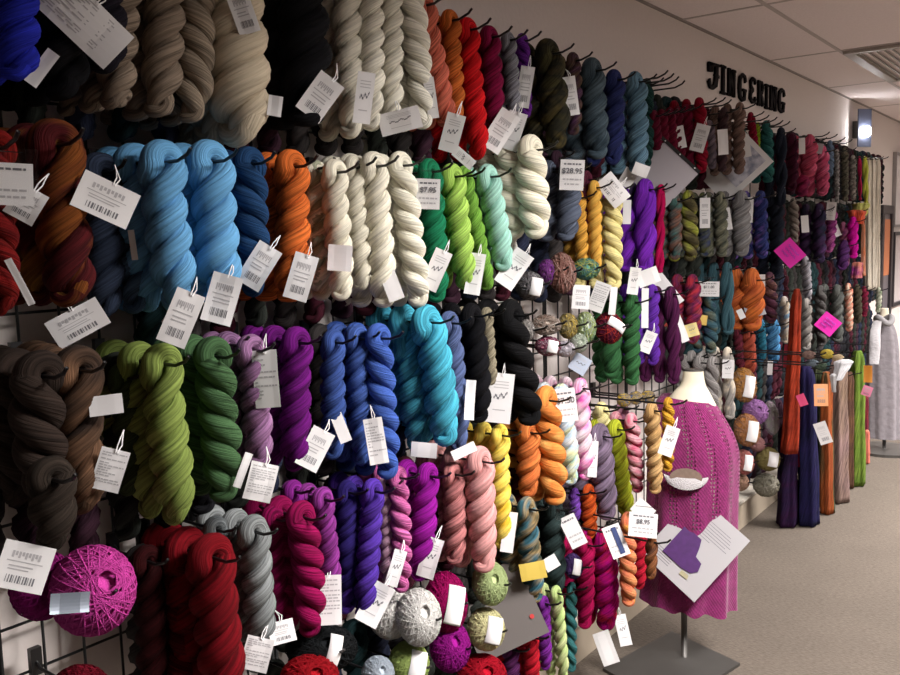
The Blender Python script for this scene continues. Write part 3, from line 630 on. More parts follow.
# ---- fourth row; left-end colours likewise lowered, dimness put into the yarn
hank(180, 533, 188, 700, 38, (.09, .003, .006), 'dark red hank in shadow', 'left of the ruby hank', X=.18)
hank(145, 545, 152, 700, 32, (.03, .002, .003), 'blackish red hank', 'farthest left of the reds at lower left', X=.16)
hank(208, 534, 226, 705, 48, (.14, .002, .006), 'ruby red hank', 'lower left, the largest red', X=.26, behind=1)
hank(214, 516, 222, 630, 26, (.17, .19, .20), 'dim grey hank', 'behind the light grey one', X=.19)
hank(251, 515, 264, 645, 33, (.25, .27, .275), 'light grey hank', 'fourth row, between the reds', X=.25, tags=[(257, 654, 28, 32, 12, 'text'), (282, 632, 26, 22, -14, 'logo')])
hank(271, 505, 280, 622, 26, (.20, .002, .06), 'dark cerise pink hank', 'left of the raspberry red one', X=.2)
hank(299, 501, 311, 632, 33, (.26, .003, .07), 'raspberry red hank', 'fourth row, right of the light grey', X=.26, behind=1)
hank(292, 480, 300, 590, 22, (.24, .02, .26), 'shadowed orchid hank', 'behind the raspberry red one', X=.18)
hank(321, 487, 331, 592, 24, (.27, .04, .28), 'orchid purple hank', 'fourth row, with an upright tag', X=.24, tags=[(328, 600, 27, 48, -3, 'text')])
hank(346, 480, 350, 606, 24, (.03, .018, .16), 'dark indigo hank', 'left of the bright indigo', X=.2)
hank(373, 478, 364, 616, 25, (.09, .035, .36), 'bright indigo hank', 'fourth row, under the cobalt blue', X=.25, behind=1, tags=[(375, 604, 24, 42, 27, 'wave')])
hank(384, 476, 388, 582, 15, (.74, .45, .60), 'baby pink hank', 'between indigo and rose', X=.22)
hank(397, 466, 402, 590, 22, (.60, .14, .38), 'candy pink hank', 'fourth row, above the white ball', X=.25, tags=[(396, 568, 13, 36, 16, 'wave')])
hank(428, 462, 420, 578, 27, (.27, .008, .28), 'rich purple hank', 'fourth row, with a tall white tag', X=.25, behind=1, tags=[(430, 558, 18, 40, 18, 'wave')])
hank(452, 462, 454, 562, 24, (.50, .19, .19), 'rear dusty pink hank', 'left of the front dusty pink', X=.22)
hank(478, 446, 484, 568, 31, (.70, .34, .33), 'front dusty pink hank', 'fourth row, centre', X=.27, behind=1)
hank(499, 424, 503, 546, 22, ((.85, .64, .08), (.88, .70, .14), (.75, .48, .04)), 'golden yellow hank', 'fourth row, beside the orange pair', X=.25, behind=1, tags=[(509, 532, 13, 40, 8, 'plain', 'folded_tag')])
hank(527, 420, 529, 494, 25, ((.66, .20, .05), (.55, .14, .04)), 'rear orange melange hank', 'left of the front orange melange', X=.22)
hank(544, 386, 556, 502, 30, ((.78, .30, .07), (.72, .22, .05), (.82, .42, .12)), 'front orange melange hank', 'fourth row, below the long black hank', X=.26, behind=1)
hank(560, 384, 571, 482, 22, ((.45, .68, .62), (.75, .78, .45), (.45, .60, .75), (.80, .82, .80)), 'pastel aqua and yellow hank', 'behind the fourth price card', X=.24, behind=2)
hank(579, 378, 586, 478, 21, ((.72, .10, .42), (.82, .52, .66), (.78, .70, .75)), 'pink and white hank', 'right of the fourth price card', X=.26, behind=4, gap=.052, tags=[(593, 459, 9, 36, 4, 'wave')])
hank(600, 402, 604, 440, 18, (.80, .72, .35), 'butter yellow hank', 'above the lavender grey one', X=.2)
hank(598, 424, 607, 516, 26, ((.27, .20, .30), (.20, .15, .22)), 'lavender grey hank', 'fourth row, right of pink and white', X=.25, behind=1)
hank(613, 420, 627, 512, 20, (.48, .54, .035), 'chartreuse hank', 'fourth row, right of lavender grey', X=.25, behind=1)
hank(630, 413, 638, 490, 17, ((.72, .06, .18), (.80, .45, .50), (.60, .02, .10)), 'red and pink mottled hank', 'right of the chartreuse one', X=.25, behind=1)
hank(621, 402, 625, 440, 14, ((.66, .34, .50), (.5, .2, .35)), 'small rose hank', 'above the chartreuse one', X=.2)
hank(651, 402, 655, 492, 17, ((.50, .30, .12), (.60, .38, .17)), 'caramel brown hank', 'left of the mustard one', X=.4, pg=False, tags=[(643, 510, 20, 16, 42, 'plain')])
for i, (x, y) in enumerate(((624, 400), (636, 398), (648, 397))):
    ball(x, y, 15, 14, ((.03, .12, .36), (.85, .58, .06)), ('first', 'second', 'third')[i]+' little blue and yellow ball', 'in the row over the caramel hank', X=.27, loops=16, var=60)
hank(668, 397, 668, 470, 13, ((.60, .29, .02), (.62, .34, .04)), 'mustard yellow hank', 'over the shoulder of the pink dress', X=.5, pg=False, tags=[(669, 441, 14, 30, 20, 'wave')])
hank(574, 488, 576, 520, 12, (.18, .06, .40), 'small violet hank', 'above the dark green price card', X=.2)
hank(588, 484, 590, 538, 16, ((.68, .12, .02), (.40, .03, .01)), 'fiery orange hank', 'between pastel and lavender grey', X=.22)
ball(573, 566, 20, 26, (.07, .035, .14), 'dark violet ball', 'below the tilted price card', band=True, X=.25, loops=18)
hank(585, 535, 584, 626, 19, (.36, .004, .07), 'carmine hank', 'lower row, left of the magenta carmine', X=.23, behind=1)
hank(604, 528, 607, 626, 26, ((.48, .004, .13), (.38, .002, .18), (.50, .01, .06)), 'magenta carmine hank', 'lowest of the reds beside the stand', X=.27, behind=1, tags=[(606, 648, 17, 32, -18, 'plain'), (623, 630, 12, 30, -10, 'wave')])
hank(627, 512, 629, 604, 18, ((.75, .30, .12), (.70, .18, .10), (.80, .38, .06)), 'coral orange hank', 'left of the pink dress hem', X=.36, pg=False)
hank(641, 528, 640, 588, 13, (.42, .01, .03), 'blood red hank', 'touching the pink dress', X=.34, pg=False)
hank(652, 535, 651, 578, 13, ((.25, .09, .03), (.12, .05, .03)), 'chestnut hank', 'half behind the tilted pattern sheet', X=.5, turns=1.2, pg=False)
hank(525, 497, 534, 600, 24, ((.02, .04, .04), (.05, .16, .22), (.35, .25, .12), (.03, .05, .04)), 'dark green and blue mottled hank', 'with a yellow paper band', X=.25, behind=1, var=8, tags=[(533, 571, 26, 17, -10, 'plain', 'paper_band', (.60, .44, .08)), (551, 563, 15, 13, -30, 'plain', 'folded_tag')])
hank(553, 497, 556, 590, 24, ((.012, .022, .022), (.03, .05, .05)), 'black green hank', 'under the orange melange pair', X=.22, behind=1)
hank(555, 586, 563, 676, 14, ((.45, .62, .22), (.55, .62, .30)), 'spring green hank', 'lower row, thin', X=.26, turns=3)
hank(571, 582, 572, 670, 12, (.05, .20, .21), 'sea teal hank', 'right of the spring green one', X=.23, turns=3)
hank(543, 596, 546, 668, 14, (.17, .02, .26), 'grape purple hank', 'left of the spring green one', X=.24)
hank(530, 628, 531, 700, 17, (.40, .008, .02), 'bottom red hank', 'left of the grape purple one', X=.25)
hank(510, 640, 512, 700, 18, (.10, .02, .10), 'bottom aubergine hank', 'under the grey sheet', X=.2, pg=False)
# ---- lower balls
ball(93, 590, 84, 90, (.70, .07, .42), 'large hot pink ball', 'lower left, round a grey band', X=.27, loops=60)
pk_ = [o for o in C.objects if o.name.startswith('yarn_ball') and o.get('label', '').startswith('large hot pink')][0]
tag_sheet('paper_band', 70, 603, 38, 20, -4, .27, .075, pk_, 'plain', mats=[plain('silver_band', (.20, .23, .28), .4, .3), INK, INKG], yaw=18, bend=.25)
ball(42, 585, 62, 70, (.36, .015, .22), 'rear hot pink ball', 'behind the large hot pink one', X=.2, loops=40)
ball(390, 612, 46, 54, (.85, .83, .80), 'rear white ball', 'left of the front white one', X=.2, loops=36)
ball(419, 617, 46, 58, (.93, .92, .89), 'front white ball', 'bottom centre', X=.28, loops=54, pg=False)
ball(446, 602, 44, 62, (.40, .003, .12), 'dark raspberry ball', 'right of the front white ball', X=.24, loops=50, band=True)
ball(450, 646, 42, 52, (.36, .01, .28), 'fuchsia purple ball', 'below the dark raspberry ball', X=.26, loops=46)
ball(490, 583, 37, 45, (.52, .64, .30), 'pale green ball', 'right of the dark raspberry ball', X=.26, loops=50, pg=True)
ball(486, 629, 39, 43, (.80, .76, .42), 'pale yellow ball', 'below the pale green ball', X=.26, loops=50, band=True)
ball(409, 664, 42, 46, (.46, .60, .18), 'lime green ball', 'below the front white ball', X=.26, loops=46, band=True)
ball(378, 674, 34, 36, (.56, .64, .74), 'ice blue ball', 'at the bottom edge left of the lime green', X=.26, loops=40)
ball(482, 676, 52, 44, (.44, .005, .02), 'red ball', 'bottom edge, under the pale yellow ball', X=.26, loops=50)
ball(322, 648, 76, 48, (.012, .014, .016), 'black ball', 'under the raspberry red hank', X=.24, loops=50, band=True, bandw=.16)
ball(310, 678, 62, 46, (.40, .006, .014), 'bottom scarlet ball', 'under the black ball', X=.27, loops=50)
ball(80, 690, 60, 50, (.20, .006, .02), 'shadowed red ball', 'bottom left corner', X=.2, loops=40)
# ---- balls right of the dress form
hank(712, 356, 712, 415, 15, (.30, .285, .28), 'pewter grey hank', 'right of the dress form neck', X=.25, turns=1.6)
for i, (x, y, z) in enumerate(((691, 350, .15), (701, 350, .17), (711, 349, .19))):
    hank(x, y, x+2, y+52, 14, (.34, .325, .32), ('first', 'second', 'third')[i]+' back pewter hank', 'in the row behind the dress form neck', X=z, pg=False)
hank(727, 347, 730, 418, 13, ((.36, .34, .32), (.36, .34, .32), (.72, .64, .52)), 'pewter and cream hank', 'right of the pewter grey one', X=.26, turns=1.2, tags=[(728, 369, 11, 19, 3, 'wave', 'paper_band')])
ball(744, 385, 25, 36, ((.30, .22, .18), (.50, .22, .03), (.28, .18, .14)), 'brown and orange ball', 'top of the stack right of the dress form', X=.28, loops=24, band=True, var=5)
ball(755, 412, 26, 26, ((.30, .12, .38), (.38, .20, .42)), 'lilac purple ball', 'under the brown and orange ball', X=.24, loops=24, var=5)
ball(747, 430, 26, 34, ((.36, .20, .15), (.44, .18, .04), (.40, .24, .20)), 'rust brown ball', 'middle of the stack right of the dress form', X=.28, loops=24, band=True, var=5)
ball(771, 418, 16, 36, ((.42, .50, .34), (.50, .30, .50)), 'sage and lilac ball', 'beside the orange scarf', X=.22, loops=22, var=5)
ball(744, 462, 20, 26, ((.36, .16, .13), (.44, .12, .12)), 'terracotta ball', 'under the rust brown ball', X=.27, loops=22, band=True)
ball(768, 459, 24, 24, ((.22, .19, .07), (.28, .22, .09)), 'olive brown ball', 'with white band, beside the scarf foot', X=.27, loops=22, band=True)
ball(757, 444, 16, 16, ((.30, .14, .14), (.4, .2, .2)), 'small rose brown ball', 'between terracotta and sage balls', X=.23, loops=18)
ball(740, 482, 18, 18, ((.28, .18, .12), (.35, .2, .15)), 'tan ball', 'lowest left of the stack', X=.25, loops=18)
ball(766, 485, 26, 24, ((.14, .13, .09), (.35, .33, .28)), 'dark olive grey ball', 'lowest right of the stack', X=.25, loops=20, var=5)

# ---- packed filler hanks behind the front ones, coloured dark to shade the gaps
random.seed(3)
GAP_SHADE = ((.02, .025, .05), (.05, .02, .035), (.03, .035, .03), (.04, .035, .035), (.015, .04, .045), (.06, .01, .02), (.02, .02, .025))
protos = []
for i, c in enumerate(GAP_SHADE):
    m, rp, rpt = hank_mb(.345, .072, 2.6, 900+i, -1, 24, 8, .2)
    o1 = m.obj('twisted_plies', yarn(c)); o2 = knot_mb(.072, i).obj('end_loop', yarn(c))
    protos.append((o1.data, o2.data)); bpy.data.objects.remove(o1); bpy.data.objects.remove(o2)
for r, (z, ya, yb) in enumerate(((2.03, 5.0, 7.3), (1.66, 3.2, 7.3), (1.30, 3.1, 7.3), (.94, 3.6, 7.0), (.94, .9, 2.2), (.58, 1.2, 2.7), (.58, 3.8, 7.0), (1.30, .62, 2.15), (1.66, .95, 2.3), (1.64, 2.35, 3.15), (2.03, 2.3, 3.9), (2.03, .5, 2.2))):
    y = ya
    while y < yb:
        i = random.randrange(len(GAP_SHADE)); zz = z-.345+random.uniform(-.01, .01)
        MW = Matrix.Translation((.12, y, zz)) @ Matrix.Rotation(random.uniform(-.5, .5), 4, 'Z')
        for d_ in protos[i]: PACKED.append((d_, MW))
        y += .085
# the rest of the stock, deeper on the pegs, is one mass
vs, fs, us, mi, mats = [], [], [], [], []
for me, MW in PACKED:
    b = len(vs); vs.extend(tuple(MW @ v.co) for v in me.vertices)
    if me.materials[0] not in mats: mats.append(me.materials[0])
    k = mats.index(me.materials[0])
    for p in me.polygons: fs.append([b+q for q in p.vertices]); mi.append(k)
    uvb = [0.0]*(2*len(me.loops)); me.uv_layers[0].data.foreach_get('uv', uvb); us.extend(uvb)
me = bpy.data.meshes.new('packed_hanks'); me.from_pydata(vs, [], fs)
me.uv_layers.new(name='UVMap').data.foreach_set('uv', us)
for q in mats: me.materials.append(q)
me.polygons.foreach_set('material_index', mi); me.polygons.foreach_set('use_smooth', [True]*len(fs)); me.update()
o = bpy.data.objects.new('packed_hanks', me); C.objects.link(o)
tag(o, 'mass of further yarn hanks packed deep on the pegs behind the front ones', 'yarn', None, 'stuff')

def by_label(t): return [o for o in C.objects if str(o.get('label', '')).startswith(t)][0]
tag_sheet('hang_tag', 24, 567, 48, 46, 12, .27, .02, by_label('rear hot pink ball'), 'logo', yaw=0, bend=.06)
tag_sheet('hang_tag', 581, 297, 17, 24, 4, .28, .05, by_label('pink and brown striped ball'), 'logo')
tag_sheet('hang_tag', 599, 297, 16, 30, 20, .27, .04, by_label('blue green and yellow ball'), 'text')
tag_sheet('folded_tag', 613, 301, 7, 28, 4, .28, .05, by_label('maroon and red ball'), 'plain')
tag_sheet('hang_tag', 580, 364, 18, 18, 32, .27, .04, by_label('pale green white ball'), 'wave', mats=[plain('blue_tag', (.42, .48, .60), .6), INK, INKG])
tag_sheet('hang_tag', 522, 394, 8, 28, 4, .2, .0, by_label('pale stone ball'), 'plain') if False else None
# ================================================================== SHEETS, CARDS, SIGNS
SHEETG = plain('grey_sheet', (.40, .37, .40), .5, spec=.3)
def colored(name, col, rough=.6): return plain(name, col, rough)
def child_patch(parent, name, pts, mat, off=.0012):
    m = MB(); k = len(pts)
    for z in (off, off+.0004):
        for x, y in pts: m.v.append(Vector((x, y, z)))
    m.face(list(range(k, 2*k))); m.face(list(range(k))[::-1])
    for i in range(k): j = (i+1) % k; m.face([i, j, j+k, i+k])
    return m.obj(name, mat, parent, smooth=False)
def price_card(px, py, w, h, rot, X, off, price, label, sleeve=True, up=.3, stripe=None):
    o, W, H = tag_sheet('price_card', px, py, w, h, rot, X, off, None, 'price', yaw=4, bend=.02)
    tag(o, label, 'price sign', 'small price cards')
    if price: text_mesh(price, H*.25, INK, o, (0, H*.13, .0018), bold=H*.004, name='price_text')
    if stripe: child_patch(o, 'coloured_stripe', [(-W*.02, -H*.42), (W*.26, -H*.42), (W*.26, H*.42), (-W*.02, H*.42)], plain('navy_print', (.03, .05, .16), .5), .002)
    if sleeve:
        m = sheet_mb(W*1.22, H*(1.1+up), .0, .0004)
        s = m.obj('plastic_sleeve', clear(), o, smooth=False); s.location = (0, H*up*.5, .004)
        m = MB(); m.tube([(-W*.3, H*(.5+up*.85), .005), (W*.3, H*(.5+up*.85), .005)], W*.012, 6); m.obj('hanging_slot', BLACK, o)
    return o
price_card(8, 184, 46, 42, 3, .3, .09, None, 'white card in a clear plastic sleeve at the left edge')
price_card(428, 194, 24, 30, 2, .25, .07, '$7.95', 'price card in a clear sleeve reading $7.95 before the emerald green hank')
price_card(572, 175, 24, 30, 2, .25, .07, '$28.95', 'price card in a clear sleeve reading $28.95 above the storm grey hank')
price_card(566, 405, 21, 33, -7, .25, .08, '$7.50', 'white price card hanging on the pastel aqua hank', sleeve=False)
price_card(573, 531, 17, 32, -25, .25, .08, None, 'tilted white card on the dark green hank below the orange pair')
price_card(616, 541, 18, 32, -20, .38, .07, None, 'small card with a navy stripe on the magenta carmine hank', sleeve=False, stripe=True)
price_card(643, 525, 28, 24, 6, .46, .06, '$8.95', 'wide white price card in a sleeve touching the pink dress')
price_card(709, 289, 20, 15, 1, .24, .06, '$11.00', 'wide price card right of the red and plum hank')
# grey document pocket behind the slate blue hank
o, W, H = tag_sheet('pattern_sheet', 656, 170, 66, 56, 42, .2, .0, None, 'plain', mats=[SHEETG, INK, INKG], yaw=0, bend=.03)
tag(o, 'blank grey sheet in a pocket tilted behind the slate blue hank', 'pattern sheet')
child_patch(o, 'binder_strip', [(-W/2, H*.44), (W/2, H*.44), (W/2, H*.5), (-W/2, H*.5)], BLACK, .003)
for q in (-.2, .1, .4): child_patch(o, 'punched_hole', [(W*q+W*.012*cos(a*pi/3), H*.47+W*.012*sin(a*pi/3)) for a in range(6)], PAPER, .0045)
# lace pattern sheet
o, W, H = tag_sheet('pattern_sheet', 735, 168, 42, 60, 45, .25, .0, None, 'plain', yaw=0, bend=.02)
tag(o, 'white pattern sheet with a grey lace photo below the wall letters', 'pattern sheet')
lace, nt, b = nm('lace_photo'); tcx = N(nt, 'ShaderNodeTexCoord'); vn = N(nt, 'ShaderNodeTexNoise'); vn.inputs['Scale'].default_value = 28; vn.inputs['Detail'].default_value = 3
cr = N(nt, 'ShaderNodeValToRGB'); cr.color_ramp.elements[0].position = .35; cr.color_ramp.elements[0].color = (.18, .20, .30, 1); cr.color_ramp.elements[1].position = .62; cr.color_ramp.elements[1].color = (.62, .62, .70, 1)
nt.links.new(tcx.outputs['Object'], vn.inputs['Vector']); nt.links.new(vn.outputs['Fac'], cr.inputs[0]); nt.links.new(cr.outputs[0], b.inputs['Base Color']); b.inputs['Roughness'].default_value = .35
child_patch(o, 'photo', [(-W*.36, -H*.2), (W*.36, -H*.2), (W*.36, H*.42), (-W*.36, H*.42)], lace, .003)
# smoky pocket at bottom
o, W, H = tag_sheet('document_pocket', 499, 610, 78, 74, 66, .19, .0, None, 'plain', mats=[plain('smoky_plastic', (.15, .135, .13), .3), INK, INKG], yaw=0, bend=.03)
tag(o, 'smoky grey document pocket with a red dot behind the pale balls', 'document pocket')
child_patch(o, 'red_sticker', [(W*.24+W*.03*cos(a*pi/5), H*.37+W*.03*sin(a*pi/5)) for a in range(10)], plain('red_dot', (.5, .04, .04), .5), .004)
# hot pink cards
PK = plain('neon_pink_card', (.88, .04, .50), .6, spec=.2)
PU = plain('purple_marker', (.28, .06, .45), .6)
for px, py, w_, h_, rt, lb in ((790, 253, 24, 20, 48, 'upper neon pink card with handwriting hung diamond-wise'), (828, 324, 19, 18, 40, 'lower neon pink card with handwriting hung diamond-wise')):
    o, W, H = tag_sheet('sale_card', px, py, w_, h_, rt, .3, .05, None, 'plain', mats=[PK, INK, INKG], yaw=3, bend=.02)
    tag(o, lb, 'card')
    m = MB(); rnd = random.Random(px)
    for r_ in range(3):
        pts = [(W*(-.3+.6*i/22), H*(.2-.2*r_)+H*.06*sin(i*1.9+r_)+H*.02*rnd.random(), .003) for i in range(23 if r_ < 2 else 14)]
        m.tube(pts, H*.012, 5)
    m.obj('handwriting', PU, o)
# laminated sign high on the wall with glare built as an added glowing light
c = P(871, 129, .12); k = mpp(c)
e = empty('glare_sign', (0.0, c.y, c.z-18*k)); tag(e, 'narrow blue grey wall sign, its white glare built as a glowing spot', 'wall sign')
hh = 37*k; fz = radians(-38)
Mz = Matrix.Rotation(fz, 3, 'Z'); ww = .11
m = MB(); m.box(Mz @ Vector((.115, 0, 0))+Vector((0, 0, hh/2)), (.012, ww, hh), Mz); m.obj('sign_panel', plain('sign_blue', (.07, .08, .125), .4), e, smooth=False)
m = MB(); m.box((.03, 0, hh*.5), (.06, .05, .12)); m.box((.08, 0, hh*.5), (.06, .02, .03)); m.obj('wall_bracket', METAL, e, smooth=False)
bm_, nt, b = nm('glare_glow'); b.inputs['Emission Color'].default_value = (1, 1, 1, 1); b.inputs['Emission Strength'].default_value = 22
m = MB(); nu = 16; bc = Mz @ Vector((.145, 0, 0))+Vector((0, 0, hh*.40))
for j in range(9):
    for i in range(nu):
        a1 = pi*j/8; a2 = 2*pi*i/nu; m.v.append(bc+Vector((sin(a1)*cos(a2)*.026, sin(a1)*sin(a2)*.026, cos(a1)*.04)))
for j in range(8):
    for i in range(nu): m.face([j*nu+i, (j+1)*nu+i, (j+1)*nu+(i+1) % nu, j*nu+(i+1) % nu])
m.obj('glare_spot', bm_, e)
ld = bpy.data.lights.new('glare_light', 'POINT'); ld.energy = .03; ld.shadow_soft_size = .04; lo = bpy.data.objects.new('glare_light', ld); C.objects.link(lo)
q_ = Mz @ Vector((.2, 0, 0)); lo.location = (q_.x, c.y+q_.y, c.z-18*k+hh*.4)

# ------------------------------------------------------------------ FINGERING letters
LET = plain('letter_black', (.010, .008, .010), .8, spec=.1)
GL = {
 'F': [([(.26, .62), (.24, .95)], [.40, .40]), ([(.1, .90), (1.0, .95)], [.19, .15]), ([(.80, .93), (.78, .5), (.72, .25), (.5, .07), (.26, .08), (.14, .32)], [.3, .32, .34, .2, .22, .26]), ([(.6, .56), (1.0, .53)], [.10, .16])],
 'I': [([(.5, 0), (.5, 1)], [.46, .46]), ([(.08, .95), (.92, .95)], [.12, .12]), ([(.08, .05), (.92, .05)], [.12, .12])],
 'N': [([(.24, 0), (.24, 1)], [.3, .34]), ([(.8, 0), (.8, 1)], [.3, .3]), ([(.2, .95), (.82, .05)], [.28, .28]), ([(.0, .05), (.46, .05)], [.12, .12]), ([(.58, .95), (1., .95)], [.12, .12])],
 'G': [([(.92, .72), (.82, .92), (.52, .97), (.24, .8), (.2, .45), (.26, .15), (.52, .04), (.8, .12), (.84, .4)], [.24, .16, .16, .3, .36, .3, .16, .24, .28]), ([(.52, .42), (1.0, .42)], [.13, .13])],
 'E': [([(.9, .78), (.78, .93), (.5, .96), (.26, .8), (.32, .6), (.62, .52)], [.22, .15, .15, .3, .26, .14]), ([(.62, .52), (.3, .43), (.22, .2), (.5, .05), (.78, .08), (.92, .25)], [.14, .3, .34, .16, .16, .24])],
 'R': [([(.28, 0), (.28, 1)], [.36, .36]), ([(.3, .95), (.7, .93), (.84, .75), (.72, .55), (.35, .5)], [.13, .2, .32, .2, .13]), ([(.5, .5), (.75, .3), (.88, .04)], [.2, .3, .3]), ([(.04, .05), (.5, .05)], [.12, .12])],
}
def letter(ch, y0, y1, z0, z1, label):
    e = bpy.data.objects; m = MB(); W = y1-y0; H = z1-z0
    for pts, ws in GL[ch]:
        n = len(pts); b = len(m.v); P2 = [Vector((p[0]*W, p[1]*H)) for p in pts]
        for i in range(n):
            t = (P2[min(i+1, n-1)]-P2[max(i-1, 0)]).normalized(); nn = Vector((-t.y, t.x))
            hor = abs(t.x) > abs(t.y); wd = ws[i]*(W if not hor else H*.9)*.5*.84
            for sx in (.002, .014):
                for sg in (-1, 1):
                    q = P2[i]+nn*wd*sg; m.v.append(Vector((sx, q.x, q.y)))
        for i in range(n-1):
            a = b+i*4; c2 = a+4
            for q in ((0, 1), (1, 3), (3, 2), (2, 0)): m.face([a+q[0], a+q[1], c2+q[1], c2+q[0]])
        m.face([b, b+2, b+3, b+1]); a = b+(n-1)*4; m.face([a, a+1, a+3, a+2])
    o = m.obj('wall_letter', LET, smooth=False); o.location = (0, y0, z0)
    md = o.modifiers.new('bevel', 'BEVEL'); md.width = .0012; md.segments = 1
    tag(o, label, 'letter', 'black FINGERING wall letters')
for ch, xa, xb, ta, tb, lb in (('F', 170, 252, 75, 242, 'black wall letter F with curled foot starting the word FINGERING'), ('I', 250, 296, 92, 272, 'black wall letter I right after the F'), ('N', 293, 354, 115, 285, 'black wall letter N between the first I and G'), ('G', 358, 420, 143, 314, 'black wall letter G in the middle of the word'), ('E', 424, 480, 165, 328, 'black rounded wall letter E after the middle G'), ('R', 476, 527, 188, 345, 'black wall letter R after the E'), ('I', 522, 556, 208, 362, 'black wall letter I right after the R'), ('N', 551, 606, 220, 372, 'black wall letter N before the last G'), ('G', 602, 656, 236, 385, 'black wall letter G ending the word')):
    xa, xb = 680+xa/6.13, 680+xb/6.13; ta, tb = 50+ta/6.13, 50+tb/6.13; xm = (xa+xb)/2
    xa += .9; xb -= .9
    letter(ch, P(xa, ta, .015).y, P(xb, ta, .015).y, P(xm, tb, .015).z, P(xm, ta, .015).z, lb)

# ------------------------------------------------------------------ dress forms
def rings(levels, A, ripple=None, drat=.62, n=48, inner=0, top_cap=False, bottom_cap=False, tilt=0):
    """levels: (pixel y, left, right) silhouettes -> ellipse rings about the vertical through A"""
    m = MB(); rows = []
    dA = depth(A)
    for li, (py, xl, xr) in enumerate(levels):
        xm = (xl+xr)/2
        d = ray(xm, py); hd = Vector((A.x-CAM.x, A.y-CAM.y, 0)).length; t = hd/Vector((d.x, d.y, 0)).length
        c = CAM+d*t; hw = (xr-xl)/2*mpp(c)
        vdir = Vector((c.x-CAM.x, c.y-CAM.y, 0)).normalized(); rd = Vector((vdir.y, -vdir.x, 0))
        row = []
        for i in range(n):
            a = 2*pi*i/n; k = 1+(ripple(a, li/(len(levels)-1)) if ripple else 0)
            p = c+rd*cos(a)*(hw-inner)*k-vdir*sin(a)*(hw*drat-inner)*k; p.z += tilt*cos(a)*(1-li/(len(levels)-1))
            m.v.append(p); row.append(len(m.v)-1)
        rows.append((row, c.z))
    for j in range(len(rows)-1):
        for i in range(n):
            i2 = (i+1) % n; v0 = -rows[j][1]; v1 = -rows[j+1][1]
            m.face([rows[j][0][i], rows[j+1][0][i], rows[j+1][0][i2], rows[j][0][i2]], [(v0, i/n), (v1, i/n), (v1, (i+1)/n), (v0, (i+1)/n)])
    if top_cap: m.face(rows[0][0])
    if bottom_cap: m.face(rows[-1][0][::-1])
    return m
def interp(lv, k=4):
    out = []
    for i in range(len(lv)-1):
        a, b = lv[i], lv[i+1]; p0 = lv[max(i-1, 0)]; p3 = lv[min(i+2, len(lv)-1)]
        for q in range(k):
            t = q/k; out.append(tuple(.5*((2*a[j])+(-p0[j]+b[j])*t+(2*p0[j]-5*a[j]+4*b[j]-p3[j])*t*t+(-p0[j]+3*a[j]-3*b[j]+p3[j])*t**3) for j in range(3)))
    out.append(lv[-1]); return out
A = PZ(684, 656, .012)
e = empty('dress_form', (A.x, A.y, 0)); tag(e, 'cream dress form on a flat steel stand in front of the yarn', 'dress form')
inv = Matrix.Translation(-Vector((A.x, A.y, 0)))
def put(m, name, mat, par, **k):
    o = m.obj(name, mat, par, **k); o.matrix_parent_inverse = Matrix.Translation(-par.location) if False else Matrix(); 
    for v in o.data.vertices: v.co = v.co-par.location
    return o
form = interp([(371, 683.5, 703), (384, 681, 705), (392, 674, 709), (402, 667, 714), (418, 661, 722), (440, 656, 731), (475, 655, 731), (520, 653, 729), (560, 652, 727)])
put(rings(form, A, drat=.6, bottom_cap=True), 'torso', CREAMF, e)
cap = rings([(369, 684, 702.5), (371.5, 683.5, 703)], A, drat=.6, top_cap=True); put(cap, 'neck_cap', METAL, e, smooth=False)
m = MB(); m.tube([(A.x, A.y, .012), (A.x, A.y, .35)], .011, 14); put(m, 'pole', METAL, e)
# plate from its three visible corners
c0, c1, c2 = PZ(603, 668, .012), PZ(672, 631, .012), PZ(740, 663, .012)
u_, v_ = (c0-c1), (c2-c1); cen = (c0+c2)/2
m = MB()
for z in (.002, .012):
    for q in (c1, c0, c0+v_, c2): m.v.append(Vector((q.x, q.y, z)))
m.face([3, 2, 1, 0]); m.face([4, 5, 6, 7])
for i in range(4): j = (i+1) % 4; m.face([i, j, j+4, i+4])
put(m, 'base_plate', METAL, e, smooth=False)
# knitted dress
dm, nt, b = nm('pink_lace_knit'); L = nt.links
uv = N(nt, 'ShaderNodeUVMap'); sp = N(nt, 'ShaderNodeSeparateXYZ'); L.new(uv.outputs[0], sp.inputs[0])
def mth(op, a, c=0.0, cl=False):
    n = N(nt, 'ShaderNodeMath', operation=op); n.use_clamp = cl
    for i, q in enumerate((a, c)):
        if isinstance(q, (int, float)): n.inputs[i].default_value = q
        else: L.new(q, n.inputs[i])
    return n.outputs[0]
U_, V_ = sp.outputs[0], sp.outputs[1]
su = mth('SINE', mth('MULTIPLY', U_, 2*pi*70)); sv = mth('SINE', mth('MULTIPLY', V_, 2*pi*84))
hole = mth('MULTIPLY', mth('GREATER_THAN', su, -.1), mth('GREATER_THAN', sv, .1))
cols_ = mth('GREATER_THAN', mth('SINE', mth('ADD', mth('MULTIPLY', V_, 2*pi*13), mth('MULTIPLY', U_, 9))), .35)
topm = mth('LESS_THAN', U_, -.50)
hole = mth('MULTIPLY', mth('MULTIPLY', hole, cols_), topm)
tr = N(nt, 'ShaderNodeBsdfTransparent'); mx = N(nt, 'ShaderNodeMixShader'); L.new(mth('MULTIPLY', hole, .85), mx.inputs[0]); L.new(b.outputs[0], mx.inputs[1]); L.new(tr.outputs[0], mx.inputs[2]); L.new(mx.outputs[0], nt.nodes['Material Output'].inputs[0])
